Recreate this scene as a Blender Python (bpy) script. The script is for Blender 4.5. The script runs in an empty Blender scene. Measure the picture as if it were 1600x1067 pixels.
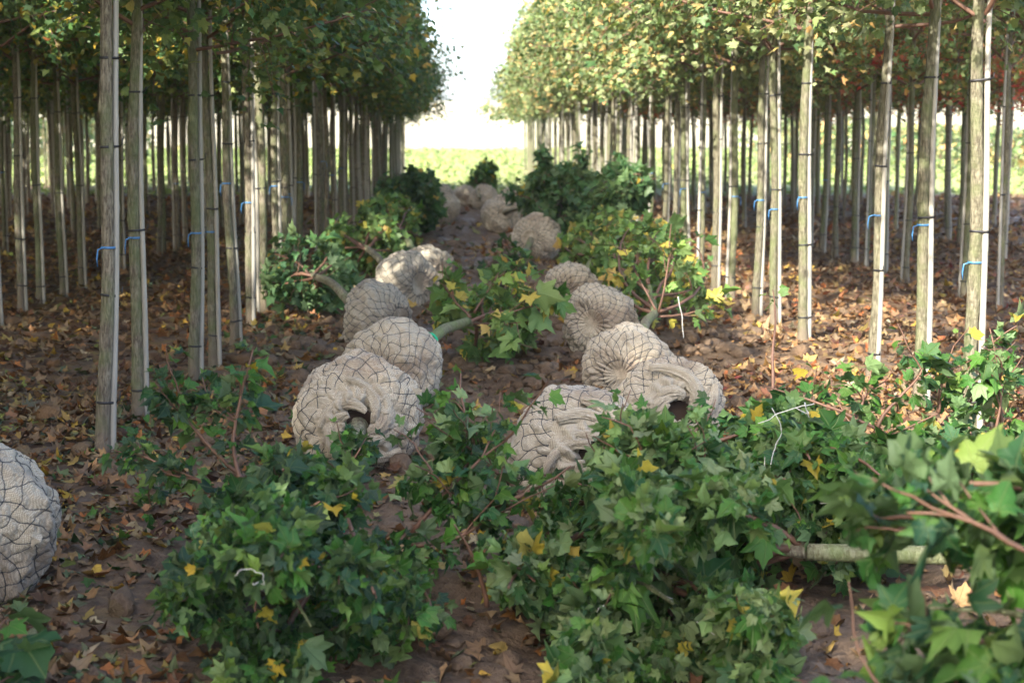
import bpy, math, random
import numpy as np
from mathutils import Vector, Matrix

S = bpy.context.scene
R = math.radians
rng = np.random.default_rng(7)
random.seed(7)
# ------------------------------------------------------------------ camera, sky, sun, exposure
FPX, H = 2700.0, 1.5
cam = bpy.data.cameras.new('camera')
cam.sensor_width = 36.0
cam.lens = FPX / 1600 * 36
cam.clip_start, cam.clip_end = 0.1, 3000
cam.dof.use_dof = True
cam.dof.focus_distance = 7.2
cam.dof.aperture_fstop = 4.5
camo = bpy.data.objects.new('camera', cam)
S.collection.objects.link(camo)
camo.location = (0, 0, H)
camo.rotation_euler = (R(90) - math.atan(323 / FPX), 0, -math.atan(84 / FPX))
S.camera = camo
SUN_EL, SUN_HEAD = 33.0, 30.0          # elevation; heading of the light measured from the aisle (+Y) towards +X
w = bpy.data.worlds.new('World'); S.world = w; w.use_nodes = True
wn = w.node_tree.nodes
sky = wn.new('ShaderNodeTexSky'); sky.sky_type = 'NISHITA'; sky.sun_disc = False
sky.sun_elevation = R(SUN_EL); sky.sun_rotation = R(180 + SUN_HEAD)
sky.air_density = 0.7; sky.dust_density = 2.5; sky.ozone_density = 0.2
wn['Background'].inputs[1].default_value = 0.15
w.node_tree.links.new(sky.outputs[0], wn['Background'].inputs[0])
sl = bpy.data.lights.new('sun', 'SUN'); sl.energy = 3.5; sl.angle = R(0.9); sl.color = (1, 0.93, 0.82)
so = bpy.data.objects.new('sun', sl); S.collection.objects.link(so)
ld = Vector((math.sin(R(SUN_HEAD)) * math.cos(R(SUN_EL)), math.cos(R(SUN_HEAD)) * math.cos(R(SUN_EL)), -math.sin(R(SUN_EL))))
so.rotation_euler = ld.to_track_quat('-Z', 'Y').to_euler(); so.location = (-20, -20, 30)
vs = S.view_settings
vs.view_transform = 'Standard'; vs.look = 'None'; vs.gamma = 1; vs.exposure = 2.25; vs.use_curve_mapping = False
cy = S.cycles
cy.use_denoising = True
cy.max_bounces = 7; cy.diffuse_bounces = 4; cy.glossy_bounces = 2; cy.transmission_bounces = 4; cy.volume_bounces = 0; cy.transparent_max_bounces = 8
cy.sample_clamp_indirect = 6

# ------------------------------------------------------------------ helpers
C = S.collection
def px(x, y, z=0.0):
    """ground point (height z) seen at photo pixel x, y"""
    d = (H - z) * FPX / (y - 210.0)
    return Vector(((x - 716.0) / FPX * d, d, z))
def at(x, y, d):
    """point at depth d seen at photo pixel"""
    return Vector(((x - 716.0) / FPX * d, d, H - (y - 210.0) / FPX * d))

def _hash(i, j, k):
    n = (i * 374761393 + j * 668265263 + k * 2147483647 // 3) & 0x7fffffff
    n = ((n ^ (n >> 13)) * 1274126177) & 0x7fffffff
    n = n ^ (n >> 16)
    return (n & 0xffff) / 32767.5 - 1.0
def vnoise(P):
    P = np.asarray(P, float)
    I = np.floor(P).astype(np.int64); F = P - I
    U = F * F * (3 - 2 * F)
    out = 0
    for a in (0, 1):
        for b in (0, 1):
            for c in (0, 1):
                wgt = (U[..., 0] if a else 1 - U[..., 0]) * (U[..., 1] if b else 1 - U[..., 1]) * (U[..., 2] if c else 1 - U[..., 2])
                out = out + wgt * _hash(I[..., 0] + a, I[..., 1] + b, I[..., 2] + c)
    return out
def fbm(P, oct=4, gain=.5):
    P = np.asarray(P, float); s = 0; a = 1.0
    for o in range(oct):
        s = s + a * vnoise(P * (2.03 ** o) + 17.3 * o); a *= gain
    return s

def mesh(name, V, Fs, mat=None, col=None, uv=None, smooth=True, mats=None, midx=None):
    """V (n,3); Fs list of (m,k) int arrays; col (n,3) point colours; uv (n,2) per vertex"""
    me = bpy.data.meshes.new(name)
    V = np.asarray(V, np.float32)
    Fs = [np.asarray(f, np.int32) for f in Fs if len(f)]
    nl = sum(f.size for f in Fs); nf = sum(len(f) for f in Fs)
    me.vertices.add(len(V)); me.vertices.foreach_set('co', V.ravel())
    me.loops.add(nl); me.polygons.add(nf)
    li = np.concatenate([f.ravel() for f in Fs]).astype(np.int32)
    tot = np.concatenate([np.full(len(f), f.shape[1], np.int32) for f in Fs])
    st = np.concatenate([[0], np.cumsum(tot)[:-1]]).astype(np.int32)
    me.loops.foreach_set('vertex_index', li)
    me.polygons.foreach_set('loop_start', st); me.polygons.foreach_set('loop_total', tot)
    me.polygons.foreach_set('use_smooth', np.full(nf, smooth, bool))
    if uv is not None:
        l = me.uv_layers.new(name='UVMap'); l.data.foreach_set('uv', np.asarray(uv, np.float32)[li].ravel())
    if col is not None:
        a = me.color_attributes.new('Col', 'FLOAT_COLOR', 'POINT')
        c4 = np.ones((len(V), 4), np.float32); c4[:, :3] = col
        a.data.foreach_set('color', c4.ravel())
    for m in (mats or ([mat] if mat else [])): me.materials.append(m)
    if midx is not None: me.polygons.foreach_set('material_index', np.asarray(midx, np.int32))
    me.update(calc_edges=True); me.validate()
    return me
def obj(name, me, parent=None, loc=None):
    o = bpy.data.objects.new(name, me); C.objects.link(o)
    if parent: o.parent = parent
    if loc is not None: o.location = loc
    return o
def thing(name, label, cat, group=None, loc=(0, 0, 0), me=None):
    o = bpy.data.objects.new(name, me); C.objects.link(o)
    o.location = loc; o['label'] = label; o['category'] = cat
    if group: o['group'] = group
    if me is None: o.empty_display_size = .1
    return o
def kind(o, k): o['kind'] = k; return o

class MB:
    """collects pieces into one mesh"""
    def __init__(s): s.V = []; s.Q = []; s.T = []; s.n = 0; s.Cc = []; s.U = []
    def add(s, V, Q=None, T=None, col=None, uv=None):
        V = np.asarray(V, float)
        s.V.append(V)
        if Q is not None and len(Q): s.Q.append(np.asarray(Q) + s.n)
        if T is not None and len(T): s.T.append(np.asarray(T) + s.n)
        s.Cc.append(np.broadcast_to(col if col is not None else (1, 1, 1), (len(V), 3)))
        s.U.append(uv if uv is not None else np.zeros((len(V), 2)))
        s.n += len(V)
    def tube(s, P, rad, n=6, cap=True, col=None):
        P = np.asarray(P, float); m = len(P)
        rad = np.broadcast_to(np.asarray(rad, float), (m,))
        T = np.gradient(P, axis=0); T /= np.linalg.norm(T, axis=1)[:, None] + 1e-9
        up = np.array([0., 0, 1]) if abs(T[0, 2]) < .9 else np.array([1., 0, 0])
        A = np.cross(T, up); A /= np.linalg.norm(A, axis=1)[:, None] + 1e-9
        B = np.cross(T, A)
        th = np.linspace(0, 2 * np.pi, n, endpoint=False)
        V = P[:, None, :] + rad[:, None, None] * (np.cos(th)[None, :, None] * A[:, None, :] + np.sin(th)[None, :, None] * B[:, None, :])
        i = np.arange(m - 1)[:, None] * n; j = np.arange(n)[None, :]; j2 = (j + 1) % n
        Q = np.stack([i + j, i + j2, i + n + j2, i + n + j], -1).reshape(-1, 4)
        L = np.concatenate([[0], np.cumsum(np.linalg.norm(np.diff(P, axis=0), axis=1))])
        uv = np.stack([np.broadcast_to(th / 6.283, (m, n)), np.broadcast_to(L[:, None], (m, n))], -1).reshape(-1, 2)
        V = V.reshape(-1, 3)
        T3 = []
        if cap:
            V = np.concatenate([V, P[:1], P[-1:]]); uv = np.concatenate([uv, [[0, 0], [0, L[-1]]]])
            jj = np.arange(n); T3 = np.concatenate([np.stack([np.full(n, m * n), (jj + 1) % n, jj], -1),
                                                    np.stack([np.full(n, m * n + 1), (m - 1) * n + jj, (m - 1) * n + (jj + 1) % n], -1)])
        s.add(V, Q, T3, col, uv)
    def mesh(s, name, mat, smooth=True, col=False):
        Fs = []
        if s.Q: Fs.append(np.concatenate(s.Q))
        if s.T: Fs.append(np.concatenate(s.T))
        return mesh(name, np.concatenate(s.V), Fs, mat, np.concatenate(s.Cc) if col else None, np.concatenate(s.U), smooth)

def box(a, b):
    x0, y0, z0 = a; x1, y1, z1 = b
    V = [(x0, y0, z0), (x1, y0, z0), (x1, y1, z0), (x0, y1, z0), (x0, y0, z1), (x1, y0, z1), (x1, y1, z1), (x0, y1, z1)]
    return V, [(0, 3, 2, 1), (4, 5, 6, 7), (0, 1, 5, 4), (1, 2, 6, 5), (2, 3, 7, 6), (3, 0, 4, 7)]

# ------------------------------------------------------------------ materials
class NT:
    def __init__(s, name):
        s.m = bpy.data.materials.new(name); s.m.use_nodes = True
        s.t = s.m.node_tree; s.t.nodes.clear()
        s.out = s.t.nodes.new('ShaderNodeOutputMaterial')
    def n(s, ty, **kw):
        x = s.t.nodes.new('ShaderNode' + ty)
        for k, v in kw.items():
            if k[0] == 'i' and k[1:].isdigit(): s.set(x.inputs[int(k[1:])], v)
            elif k in x.inputs.keys(): s.set(x.inputs[k], v)
            elif k.replace('_', ' ') in x.inputs.keys(): s.set(x.inputs[k.replace('_', ' ')], v)
            else: setattr(x, k, v)
        return x
    def set(s, inp, v):
        if isinstance(v, bpy.types.NodeSocket): s.t.links.new(v, inp)
        elif isinstance(v, bpy.types.Node): s.t.links.new(v.outputs[0], inp)
        else:
            if hasattr(inp.default_value, '__len__') and len(inp.default_value) == 4 and len(v) == 3: v = (*v, 1)
            inp.default_value = v
    def math(s, op, a, b=0.0, c=0.0): return s.n('Math', operation=op, i0=a, i1=b, i2=c).outputs[0]
    def mix(s, f, a, b, blend='MIX'):
        x = s.n('Mix', data_type='RGBA', blend_type=blend)
        s.set(x.inputs[0], f); s.set(x.inputs[6], a); s.set(x.inputs[7], b)
        return x.outputs[2]
    def noise(s, vec, scale, detail=4, rough=.55, dist=0):
        return s.n('TexNoise', Vector=vec, Scale=scale, Detail=detail, Roughness=rough, Distortion=dist)
    def ramp(s, f, a, b):
        x = s.n('MapRange', i0=f, i1=a, i2=b); return x.outputs[0]
    def cr(s, f, stops):
        x = s.n('ValToRGB', Fac=f); e = x.color_ramp.elements
        while len(e) < len(stops): e.new(.5)
        for q, (p, c) in zip(e, stops): q.position = p; q.color = (*c, 1)
        return x.outputs[0]
    def bump(s, h, dist, strength=1.0, nrm=None):
        x = s.n('Bump', Height=h, Distance=dist, Strength=strength)
        if nrm is not None: s.set(x.inputs['Normal'], nrm)
        return x.outputs[0]
    def pbr(s, col, rough=.6, nrm=None, spec=.5, **kw):
        p = s.n('BsdfPrincipled')
        s.set(p.inputs['Base Color'], col); s.set(p.inputs['Roughness'], rough)
        s.set(p.inputs['Specular IOR Level'], spec)
        if nrm is not None: s.set(p.inputs['Normal'], nrm)
        for k, v in kw.items(): s.set(p.inputs[k.replace('_', ' ')], v)
        return p
    def done(s, sh):
        s.t.links.new(sh.outputs[0] if isinstance(sh, bpy.types.Node) else sh, s.out.inputs['Surface']); return s.m

def leaf_mat(name, use_obj=False, dry=False, veins=True):
    t = NT(name)
    if use_obj: col = t.n('ObjectInfo').outputs['Color']
    else: col = t.n('Attribute', attribute_name='Col').outputs['Color']
    tc = t.n('TexCoord')
    nz = t.noise(tc.outputs['Object'], 35, 3)
    col = t.mix(t.ramp(nz.outputs[0], .35, .75), col, t.mix(.55, col, (.55, .5, .3) if not dry else (.25, .13, .06), 'MULTIPLY'))
    bk = t.n('NewGeometry').outputs['Backfacing']
    under = t.mix(.38, col, (.19, .25, .13) if not dry else (.24, .19, .12))
    nrm = None
    if veins:
        sp = t.n('SeparateXYZ', Vector=tc.outputs['UV'])
        x, y = sp.outputs[0], t.math('SUBTRACT', sp.outputs[1], .06)
        ang = t.math('ARCTAN2', t.math('ABSOLUTE', x), y)
        rr = t.math('SQRT', t.math('ADD', t.math('MULTIPLY', x, x), t.math('MULTIPLY', y, y)))
        d = t.math('ABSOLUTE', t.math('SUBTRACT', t.math('MODULO', t.math('ADD', ang, .40), .80), .40))
        d = t.math('MULTIPLY', d, rr)
        vein = t.math('SUBTRACT', 1.0, t.ramp(d, .004, .028))
        col = t.mix(t.math('MULTIPLY', vein, .22), col, (.30, .34, .14) if not dry else (.2, .12, .05))
        nrm = t.bump(t.math('ADD', t.math('MULTIPLY', vein, -1), t.math('MULTIPLY', nz.outputs[0], .6)), .002, .8)
    c2 = t.mix(bk, col, under)
    p = t.pbr(c2, .5 if not dry else .6, nrm, .26 if not dry else .3)
    tr = t.n('BsdfTranslucent', Color=t.mix(.35, c2, (.75, .9, .15) if not dry else (.8, .5, .15), 'MULTIPLY') if dry else t.mix(1.0, c2, (1.7, 2.0, .7), 'MULTIPLY'))
    return t.done(t.n('MixShader', Fac=.2 if not dry else .1, i1=p, i2=tr))
M_LEAF = leaf_mat('maple_leaf_mass')
M_LEAFO = leaf_mat('maple_leaf', use_obj=True)
M_CROWN = leaf_mat('crown_leaf', veins=False)
M_DRY = leaf_mat('fallen_leaf_mass', dry=True)
M_DRYO = leaf_mat('fallen_leaf', use_obj=True, dry=True)

def bark_mat(name, base, dark, moss, mossamt, mud=True):
    t = NT(name); tc = t.n('TexCoord').outputs['Object']; oi = t.n('ObjectInfo').outputs['Random']
    off = t.n('VectorMath', operation='ADD', i0=tc, i1=t.n('CombineXYZ', X=0, Y=0, Z=t.math('MULTIPLY', oi, 37)))
    mp = t.n('Mapping', Vector=off, Scale=(1, 1, .22))
    st = t.n('Mapping', Vector=off, Scale=(1, 1, 2.2))
    n1 = t.noise(mp, 90, 5, .65, .4); n2 = t.noise(off, 7, 4); n3 = t.noise(st, 30, 3)
    col = t.mix(t.ramp(n1.outputs[0], .40, .62), dark, base)
    col = t.mix(t.math('MULTIPLY', t.ramp(n3.outputs[0], .55, .75), .35), col, (.10, .075, .05))
    mm = t.math('MULTIPLY', t.ramp(t.math('ADD', n2.outputs[0], t.math('MULTIPLY', t.math('SUBTRACT', oi, .5), .25)), .40, .66), mossamt)
    col = t.mix(mm, col, moss)
    if mud:
        sp = t.n('SeparateXYZ', Vector=tc)
        f = t.ramp(t.math('ADD', sp.outputs[2], t.math('MULTIPLY', n2.outputs[0], .35)), .45, .25)
        col = t.mix(t.math('MULTIPLY', f, .75), col, (.17, .135, .10))
    h = t.math('ADD', n1.outputs[0], t.math('MULTIPLY', n3.outputs[0], .5))
    return t.done(t.pbr(col, .8, t.bump(h, .012, .9), .25))
M_BARK_L = bark_mat('grey_maple_bark', (.235, .21, .155), (.085, .070, .050), (.11, .145, .055), .6)
M_BARK_R = bark_mat('green_maple_bark', (.215, .20, .138), (.085, .076, .050), (.115, .145, .055), .65)
M_BARK_F = bark_mat('mossy_bark', (.30, .29, .20), (.12, .10, .07), (.17, .24, .08), .6, mud=False)
def twig_mat():
    t = NT('twig_bark'); tc = t.n('TexCoord').outputs['Object']; n = t.noise(tc, 60, 3)
    return t.done(t.pbr(t.mix(n.outputs[0], (.075, .038, .026), (.19, .10, .062)), .6, t.bump(n.outputs[0], .003, .6)))
M_TWIG = twig_mat()
def cane_mat():
    t = NT('weathered_bamboo'); tc = t.n('TexCoord').outputs['Object']; oi = t.n('ObjectInfo').outputs['Random']
    n = t.noise(t.n('Mapping', Vector=tc, Scale=(1, 1, .08)), 60, 4); n2 = t.noise(tc, 4, 3)
    col = t.mix(t.ramp(n.outputs[0], .3, .7), (.25, .24, .21), (.35, .338, .30))
    col = t.mix(t.math('MULTIPLY', t.ramp(n2.outputs[0], .45, .7), .45), col, (.27, .235, .17))
    col = t.mix(t.math('MULTIPLY', oi, .25), col, (.28, .27, .20))
    return t.done(t.pbr(col, .5, t.bump(n.outputs[0], .002, .5), .4))
M_CANE = cane_mat()
def flat(name, c, r=.5, spec=.5, bump=0, bs=60):
    t = NT(name); n = t.noise(t.n('TexCoord').outputs['Object'], bs, 3)
    return t.done(t.pbr(t.mix(t.math('MULTIPLY', n.outputs[0], .5), c, tuple(x * .6 for x in c)), r, t.bump(n.outputs[0], bump, .6) if bump else None, spec))
M_TIE = flat('black_tie_strap', (.02, .02, .022), .5)
M_BLUE = flat('blue_ribbon', (.06, .20, .42), .4)
M_GREEN = flat('green_ribbon', (.0, .45, .22), .35)
M_TWINE = flat('white_twine', (.62, .61, .58), .5)
M_YEL = flat('yellow_ribbon', (.7, .7, .12), .4)
M_WIRE = flat('dark_net_wire', (.035, .037, .042), .5)
M_SOIL = flat("dark_soil", (.045, .030, .021), .9, .2, .01, 30)

def burlap_mat():
    t = NT('burlap'); tc = t.n('TexCoord'); uv = tc.outputs['UV']; ob = tc.outputs['Object']; oi = t.n('ObjectInfo').outputs['Random']
    dis = t.noise(ob, 9, 3)
    v = t.n('VectorMath', operation='MULTIPLY_ADD', i0=dis.outputs[1], i1=(.008, .008, .008), i2=uv)
    w1 = t.n('TexWave', Vector=v, Scale=58, Distortion=1.2, bands_direction='X')
    w1.inputs['Detail Scale'].default_value = 3
    w2 = t.n('TexWave', Vector=v, Scale=58, Distortion=1.2, bands_direction='Y')
    w2.inputs['Detail Scale'].default_value = 3
    wv = t.math('MULTIPLY', t.math('ADD', w1.outputs[0], .25), t.math('ADD', w2.outputs[0], .25))
    wv = t.ramp(wv, .05, .9)
    n2 = t.noise(ob, 5, 5, .6); n3 = t.noise(ob, 2.3, 4); n4 = t.noise(ob, 70, 3)
    col = t.mix(wv, (.225, .185, .13), (.52, .465, .355))
    col = t.mix(t.math('MULTIPLY', t.ramp(n4.outputs[0], .4, .75), .25), col, (.50, .46, .37))
    stain = t.ramp(t.math('ADD', t.math('MULTIPLY', n2.outputs[0], .7), t.math('MULTIPLY', n3.outputs[0], .45)), .55, .80)
    col = t.mix(t.math('MULTIPLY', t.ramp(t.noise(ob, 22, 5, .7).outputs[0], .5, .72), .4), col, (.24, .19, .13))
    col = t.mix(t.math('MULTIPLY', stain, .85), col, (.17, .115, .075))
    col = t.mix(t.math('MULTIPLY', oi, .22), col, (.38, .365, .31))
    h = t.math('ADD', t.math('MULTIPLY', wv, .15), t.math('MULTIPLY', n4.outputs[0], .8))
    return t.done(t.pbr(col, .9, t.bump(h, .006, 1.0), .1, Sheen_Weight=.25, Sheen_Roughness=.5))
M_BURLAP = burlap_mat()

def ground_mat():
    t = NT('muddy_soil'); tc = t.n('TexCoord').outputs['Object']
    n1 = t.noise(tc, 1.1, 5); n2 = t.noise(tc, 14, 6, .65); n3 = t.noise(tc, 70, 4, .6); n5 = t.noise(tc, .5, 3)
    mud = t.mix(t.ramp(n2.outputs[0], .35, .7), (.072, .046, .029), (.21, .145, .092))
    mud = t.mix(t.ramp(n1.outputs[0], .4, .7), mud, t.mix(.5, mud, (.20, .145, .098)))
    mud = t.mix(t.math('MULTIPLY', t.ramp(n3.outputs[0], .55, .75), .5), mud, (.22, .17, .125))
    # leaf litter under the rows, bare mud down the lane
    sp = t.n('SeparateXYZ', Vector=tc)
    ax = t.math('ABSOLUTE', t.math('SUBTRACT', sp.outputs[0], .45))
    lit = t.ramp(t.math('ADD', ax, t.math('MULTIPLY', n1.outputs[0], 1.2)), 1.9, 2.9)
    dv = t.n('VectorMath', operation='MULTIPLY_ADD', i0=n2.outputs[1], i1=(.05, .05, .0), i2=tc)
    vo = t.n('TexVoronoi', Vector=dv, Scale=13, Randomness=1)
    vs_ = t.n('SeparateColor', Color=vo.outputs['Color'])
    lc = t.cr(vs_.outputs[0], [(0, (.06, .035, .022)), (.25, (.15, .075, .03)), (.5, (.30, .15, .05)), (.68, (.34, .22, .11)), (.85, (.17, .085, .045)), (1, (.40, .29, .09))])
    lc = t.mix(t.ramp(vo.outputs['Distance'], .03, .075), lc, t.mix(.5, lc, (.05, .035, .025)))
    lm = t.math('MULTIPLY', lit, t.math('GREATER_THAN', vs_.outputs[1], .22))
    col = t.mix(lm, mud, lc)
    gm = t.ramp(t.math('ADD', t.math('ADD', sp.outputs[1], t.math('MULTIPLY', t.math('MINIMUM', sp.outputs[0], 0.0), .9)), t.math('MULTIPLY', n1.outputs[0], 4.0)), 43.5, 46.0)
    col = t.mix(gm, col, t.mix(t.ramp(n2.outputs[0], .35, .65), (.20, .24, .09), (.32, .34, .16)))
    wet = t.ramp(t.noise(tc, 2.2, 4).outputs[0], .48, .62)
    rough = t.math('SUBTRACT', .92, t.math('MULTIPLY', wet, .42))
    h = t.math('ADD', t.math('MULTIPLY', n2.outputs[0], 1.0), t.math('MULTIPLY', n3.outputs[0], .35))
    return t.done(t.pbr(col, rough, t.bump(h, .05, .8), .35))
M_GROUND = ground_mat()
def field_mat(name, cols, sc=1.0, bump=.3):
    t = NT(name); tc = t.n('TexCoord').outputs['Object']
    n1 = t.noise(tc, .22 * sc, 5, .65); n2 = t.noise(tc, 2.2 * sc, 5, .7)
    f = t.math('ADD', t.math('MULTIPLY', n1.outputs[0], .6), t.math('MULTIPLY', n2.outputs[0], .4))
    col = t.cr(f, [(.35, cols[0]), (.5, cols[1]), (.65, cols[2])])
    return t.done(t.pbr(col, .9, t.bump(n2.outputs[0], bump, .8), .1))
M_FIELD = field_mat('meadow_grass', [(.20, .24, .09), (.28, .31, .13), (.36, .36, .19)])
M_HILL = field_mat('straw_hill', [(.40, .38, .24), (.50, .45, .32), (.34, .37, .17)], .3, 1)

# ------------------------------------------------------------------ leaf shapes
HALF = [(.0, .09), (.17, -.04), (.34, .02), (.52, .02), (.44, .20), (.53, .32), (.68, .56), (.47, .57), (.30, .53), (.31, .74), (.16, .82), (.0, 1.06)]
def outline(half):
    r = half[1:-1]
    return np.array([half[0]] + r + [half[-1]] + [(-x, y) for x, y in r[::-1]])
OUT_HI = outline(HALF)
OUT_LO = outline([(0, .05), (.48, .01), (.40, .25), (.66, .54), (.29, .54), (0, 1.06)])
def leaf_template(out, petiole):
    V = [(0, .32)] + [tuple(p) for p in out]; n = len(out)
    T = [(0, 1 + i, 1 + (i + 1) % n) for i in range(n)]
    if petiole:
        b = len(V); V += [(.012, .30), (-.012, .30), (.012, -.18), (-.012, -.18), (.012, -.62), (-.012, -.62)]
        T += [(b, b + 1, b + 3), (b, b + 3, b + 2), (b + 2, b + 3, b + 5), (b + 2, b + 5, b + 4)]
    return np.array(V, float), np.array(T)
TPL_HI = leaf_template(OUT_HI, True)
TPL_LO = leaf_template(OUT_LO, False)
def shape_leaves(tpl, n, crumple, r):
    """(n, k, 3) leaf surfaces in leaf space, each with its own fold and curl"""
    P = tpl[0]; x, y = P[:, 0][None], P[:, 1][None]
    f = r.normal(.16, .28, (n, 1)) * crumple; c = r.normal(-.22, .3, (n, 1)) * crumple; s = r.normal(0, .3, (n, 1)) * crumple
    ph = r.uniform(0, 6.28, (n, 1)); q = r.uniform(.05, .16, (n, 1)) * crumple
    z = f * np.abs(x) + c * (y * y * .8) + s * x * y + q * np.sin(5.5 * x + ph) * np.cos(4.5 * y + ph * 1.7) - .35 * np.abs(c) * x * x
    wd = r.uniform(.72, 1.18, (n, 1))
    far_ = np.clip((np.hypot(x, y - .32) - .3) / .45, -.3, 1) * (y > -.1)
    k = 1 + far_ * r.uniform(-.28, .22, (n, 1)) + r.normal(0, .05, (n, P.shape[0])) * (y > -.1)
    return np.stack([x * wd * k, np.where(y > -.1, .32 + (y - .32) * k, y), z], -1)
def basis(tip, nrm):
    t = tip / (np.linalg.norm(tip, axis=1)[:, None] + 1e-9)
    n = nrm - (nrm * t).sum(1)[:, None] * t; n /= np.linalg.norm(n, axis=1)[:, None] + 1e-9
    return np.stack([np.cross(t, n), t, n], -1)            # columns x, y, z
def bake_leaves(name, tpl, pos, tip, nrm, size, col, mat, crumple=1.0, r=rng):
    n = len(pos); L = shape_leaves(tpl, n, crumple, r) * size[:, None, None]
    B = basis(tip, nrm)
    V = np.einsum('nij,nkj->nki', B, L) + pos[:, None, :]
    k = V.shape[1]
    T = (tpl[1][None] + (np.arange(n) * k)[:, None, None]).reshape(-1, 3)
    return mesh(name, V.reshape(-1, 3), [T], mat, np.repeat(col, k, 0), np.tile(tpl[0], (n, 1)))
LEAFV = {}
def leaf_variants(key, mat, crumple, n=8):
    if key not in LEAFV:
        r = np.random.default_rng(hash(key) % 1000 if False else sum(map(ord, key)))
        Ls = shape_leaves(TPL_HI, n, crumple, r)
        LEAFV[key] = [mesh('leaf', Ls[i], [TPL_HI[1]], mat, None, TPL_HI[0]) for i in range(n)]
    return LEAFV[key]
def leaf_objects(name, parent, key, mat, pos, tip, nrm, size, col, crumple=1.0):
    vs_ = leaf_variants(key, mat, crumple); B = basis(tip, nrm); out = []
    for i in range(len(pos)):
        o = bpy.data.objects.new(name, vs_[random.randrange(len(vs_))]); C.objects.link(o)
        m = Matrix(B[i].tolist()).to_4x4() @ Matrix.Scale(float(size[i]), 4); m.translation = Vector(pos[i])
        o.matrix_local = m
        o.color = (*map(float, col[i]), 1)
        if parent: o.parent = parent; o.matrix_parent_inverse.identity(); o.matrix_basis = m
        out.append(o)
    return out
GREEN = [((.042, .130, .024), 3), ((.024, .082, .026), 3.4), ((.075, .185, .030), 2), ((.13, .22, .045), .9)]
YELL = [((.42, .32, .04), 1), ((.28, .27, .05), 1)]
PAL = {
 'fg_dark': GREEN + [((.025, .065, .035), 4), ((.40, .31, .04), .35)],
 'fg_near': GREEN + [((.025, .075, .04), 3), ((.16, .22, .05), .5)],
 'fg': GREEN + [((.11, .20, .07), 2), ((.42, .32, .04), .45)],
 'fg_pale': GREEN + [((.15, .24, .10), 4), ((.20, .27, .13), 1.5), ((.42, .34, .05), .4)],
 'mid': [((.10, .20, .05), 3), ((.16, .26, .07), 3), ((.06, .13, .04), 2), ((.42, .36, .07), 1.2), ((.45, .33, .10), .5)],
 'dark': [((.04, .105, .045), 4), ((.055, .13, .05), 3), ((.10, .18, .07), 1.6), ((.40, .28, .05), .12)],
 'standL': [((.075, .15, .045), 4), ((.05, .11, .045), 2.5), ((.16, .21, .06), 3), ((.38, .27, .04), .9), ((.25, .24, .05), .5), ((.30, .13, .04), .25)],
 'standR': [((.12, .18, .07), 3), ((.18, .24, .09), 3), ((.24, .27, .13), 2.5), ((.40, .31, .12), 1.3), ((.06, .12, .045), 1.2), ((.45, .27, .10), .6)],  # paler than the left: sunlight on the right crowns put into the colour
 'red': [((.50, .07, .055), 3), ((.50, .16, .08), 2), ((.16, .19, .07), 2), ((.44, .26, .07), 1)],
 'litter': [((.17, .085, .035), 4), ((.28, .135, .045), 3), ((.34, .22, .11), 3), ((.10, .05, .03), 3.5), ((.48, .34, .06), 1.8), ((.40, .16, .05), 1), ((.20, .24, .06), .6), ((.38, .32, .22), .8), ((.07, .11, .07), .5)],
 'litterR': [((.22, .115, .05), 4), ((.31, .165, .06), 3.5), ((.36, .24, .12), 3.5), ((.12, .062, .035), 4), ((.46, .31, .06), 1.3), ((.42, .14, .05), 1), ((.25, .06, .05), .6), ((.38, .32, .22), .6)],
}
def colors(pal, n, r=rng):
    p = PAL[pal]; wt = np.array([x[1] for x in p], float); wt /= wt.sum()
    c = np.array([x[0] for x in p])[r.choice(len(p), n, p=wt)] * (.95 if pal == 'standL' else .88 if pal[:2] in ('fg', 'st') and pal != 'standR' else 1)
    return np.clip(c * r.uniform(.72, 1.28, (n, 1)) * r.uniform(.92, 1.08, (n, 3)), 0, .9)

def unit(v): return v / (np.linalg.norm(v) + 1e-9)
def grow(p, d, L, n=7, wig=.18, bend=(0, 0, 0), r=rng):
    """a wandering polyline"""
    P = [np.array(p, float)]; d = unit(np.array(d, float)); st = L / n
    for i in range(n):
        d = unit(d + r.normal(0, wig, 3) + np.array(bend) / n); P.append(P[-1] + d * st)
    return np.array(P)
def along(P, t):
    s = t * (len(P) - 1); i = min(int(s), len(P) - 2); return P[i] + (P[i + 1] - P[i]) * (s - i), unit(P[i + 1] - P[i])

# ------------------------------------------------------------------ ground
def ground_height(X, Y):
    P = np.stack([X, Y, np.zeros_like(X)], -1)
    lane = np.exp(-((X - .45) / 1.5) ** 2)
    z = .035 * fbm(P * .9, 3) + .028 * fbm(P * 4.0 + 5, 3) * (.45 + lane) + .020 * np.abs(fbm(P * 9 + 9, 3)) * (.2 + lane)
    z = z - .03 * np.exp(-((X - .25 - .08 * np.sin(Y * .7)) / .28) ** 2) * (.6 + .4 * vnoise(P * 1.3))
    cl = np.clip(fbm(P * 2.6 + 31, 3) - .35, 0, 1)
    return z + cl * .09 * (.35 + lane)
ys = 2.0 * (52 / 2.0) ** np.linspace(0, 1, 620); xs = np.concatenate([np.linspace(-26, -3.2, 90)[:-1], np.linspace(-3.2, 4.2, 330), np.linspace(4.2, 26, 90)[1:]])
GX, GY = np.meshgrid(xs, ys); fade = np.clip((26 - np.abs(GX)) / 4, 0, 1) * np.clip((52 - GY) / 9, 0, 1) * np.clip(1.15 - GY / 70, .25, 1)
GZ = ground_height(GX, GY) * fade
ni, nj = GX.shape; ii, jj = np.meshgrid(np.arange(ni - 1), np.arange(nj - 1), indexing='ij')
a = (ii * nj + jj).ravel()
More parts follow.
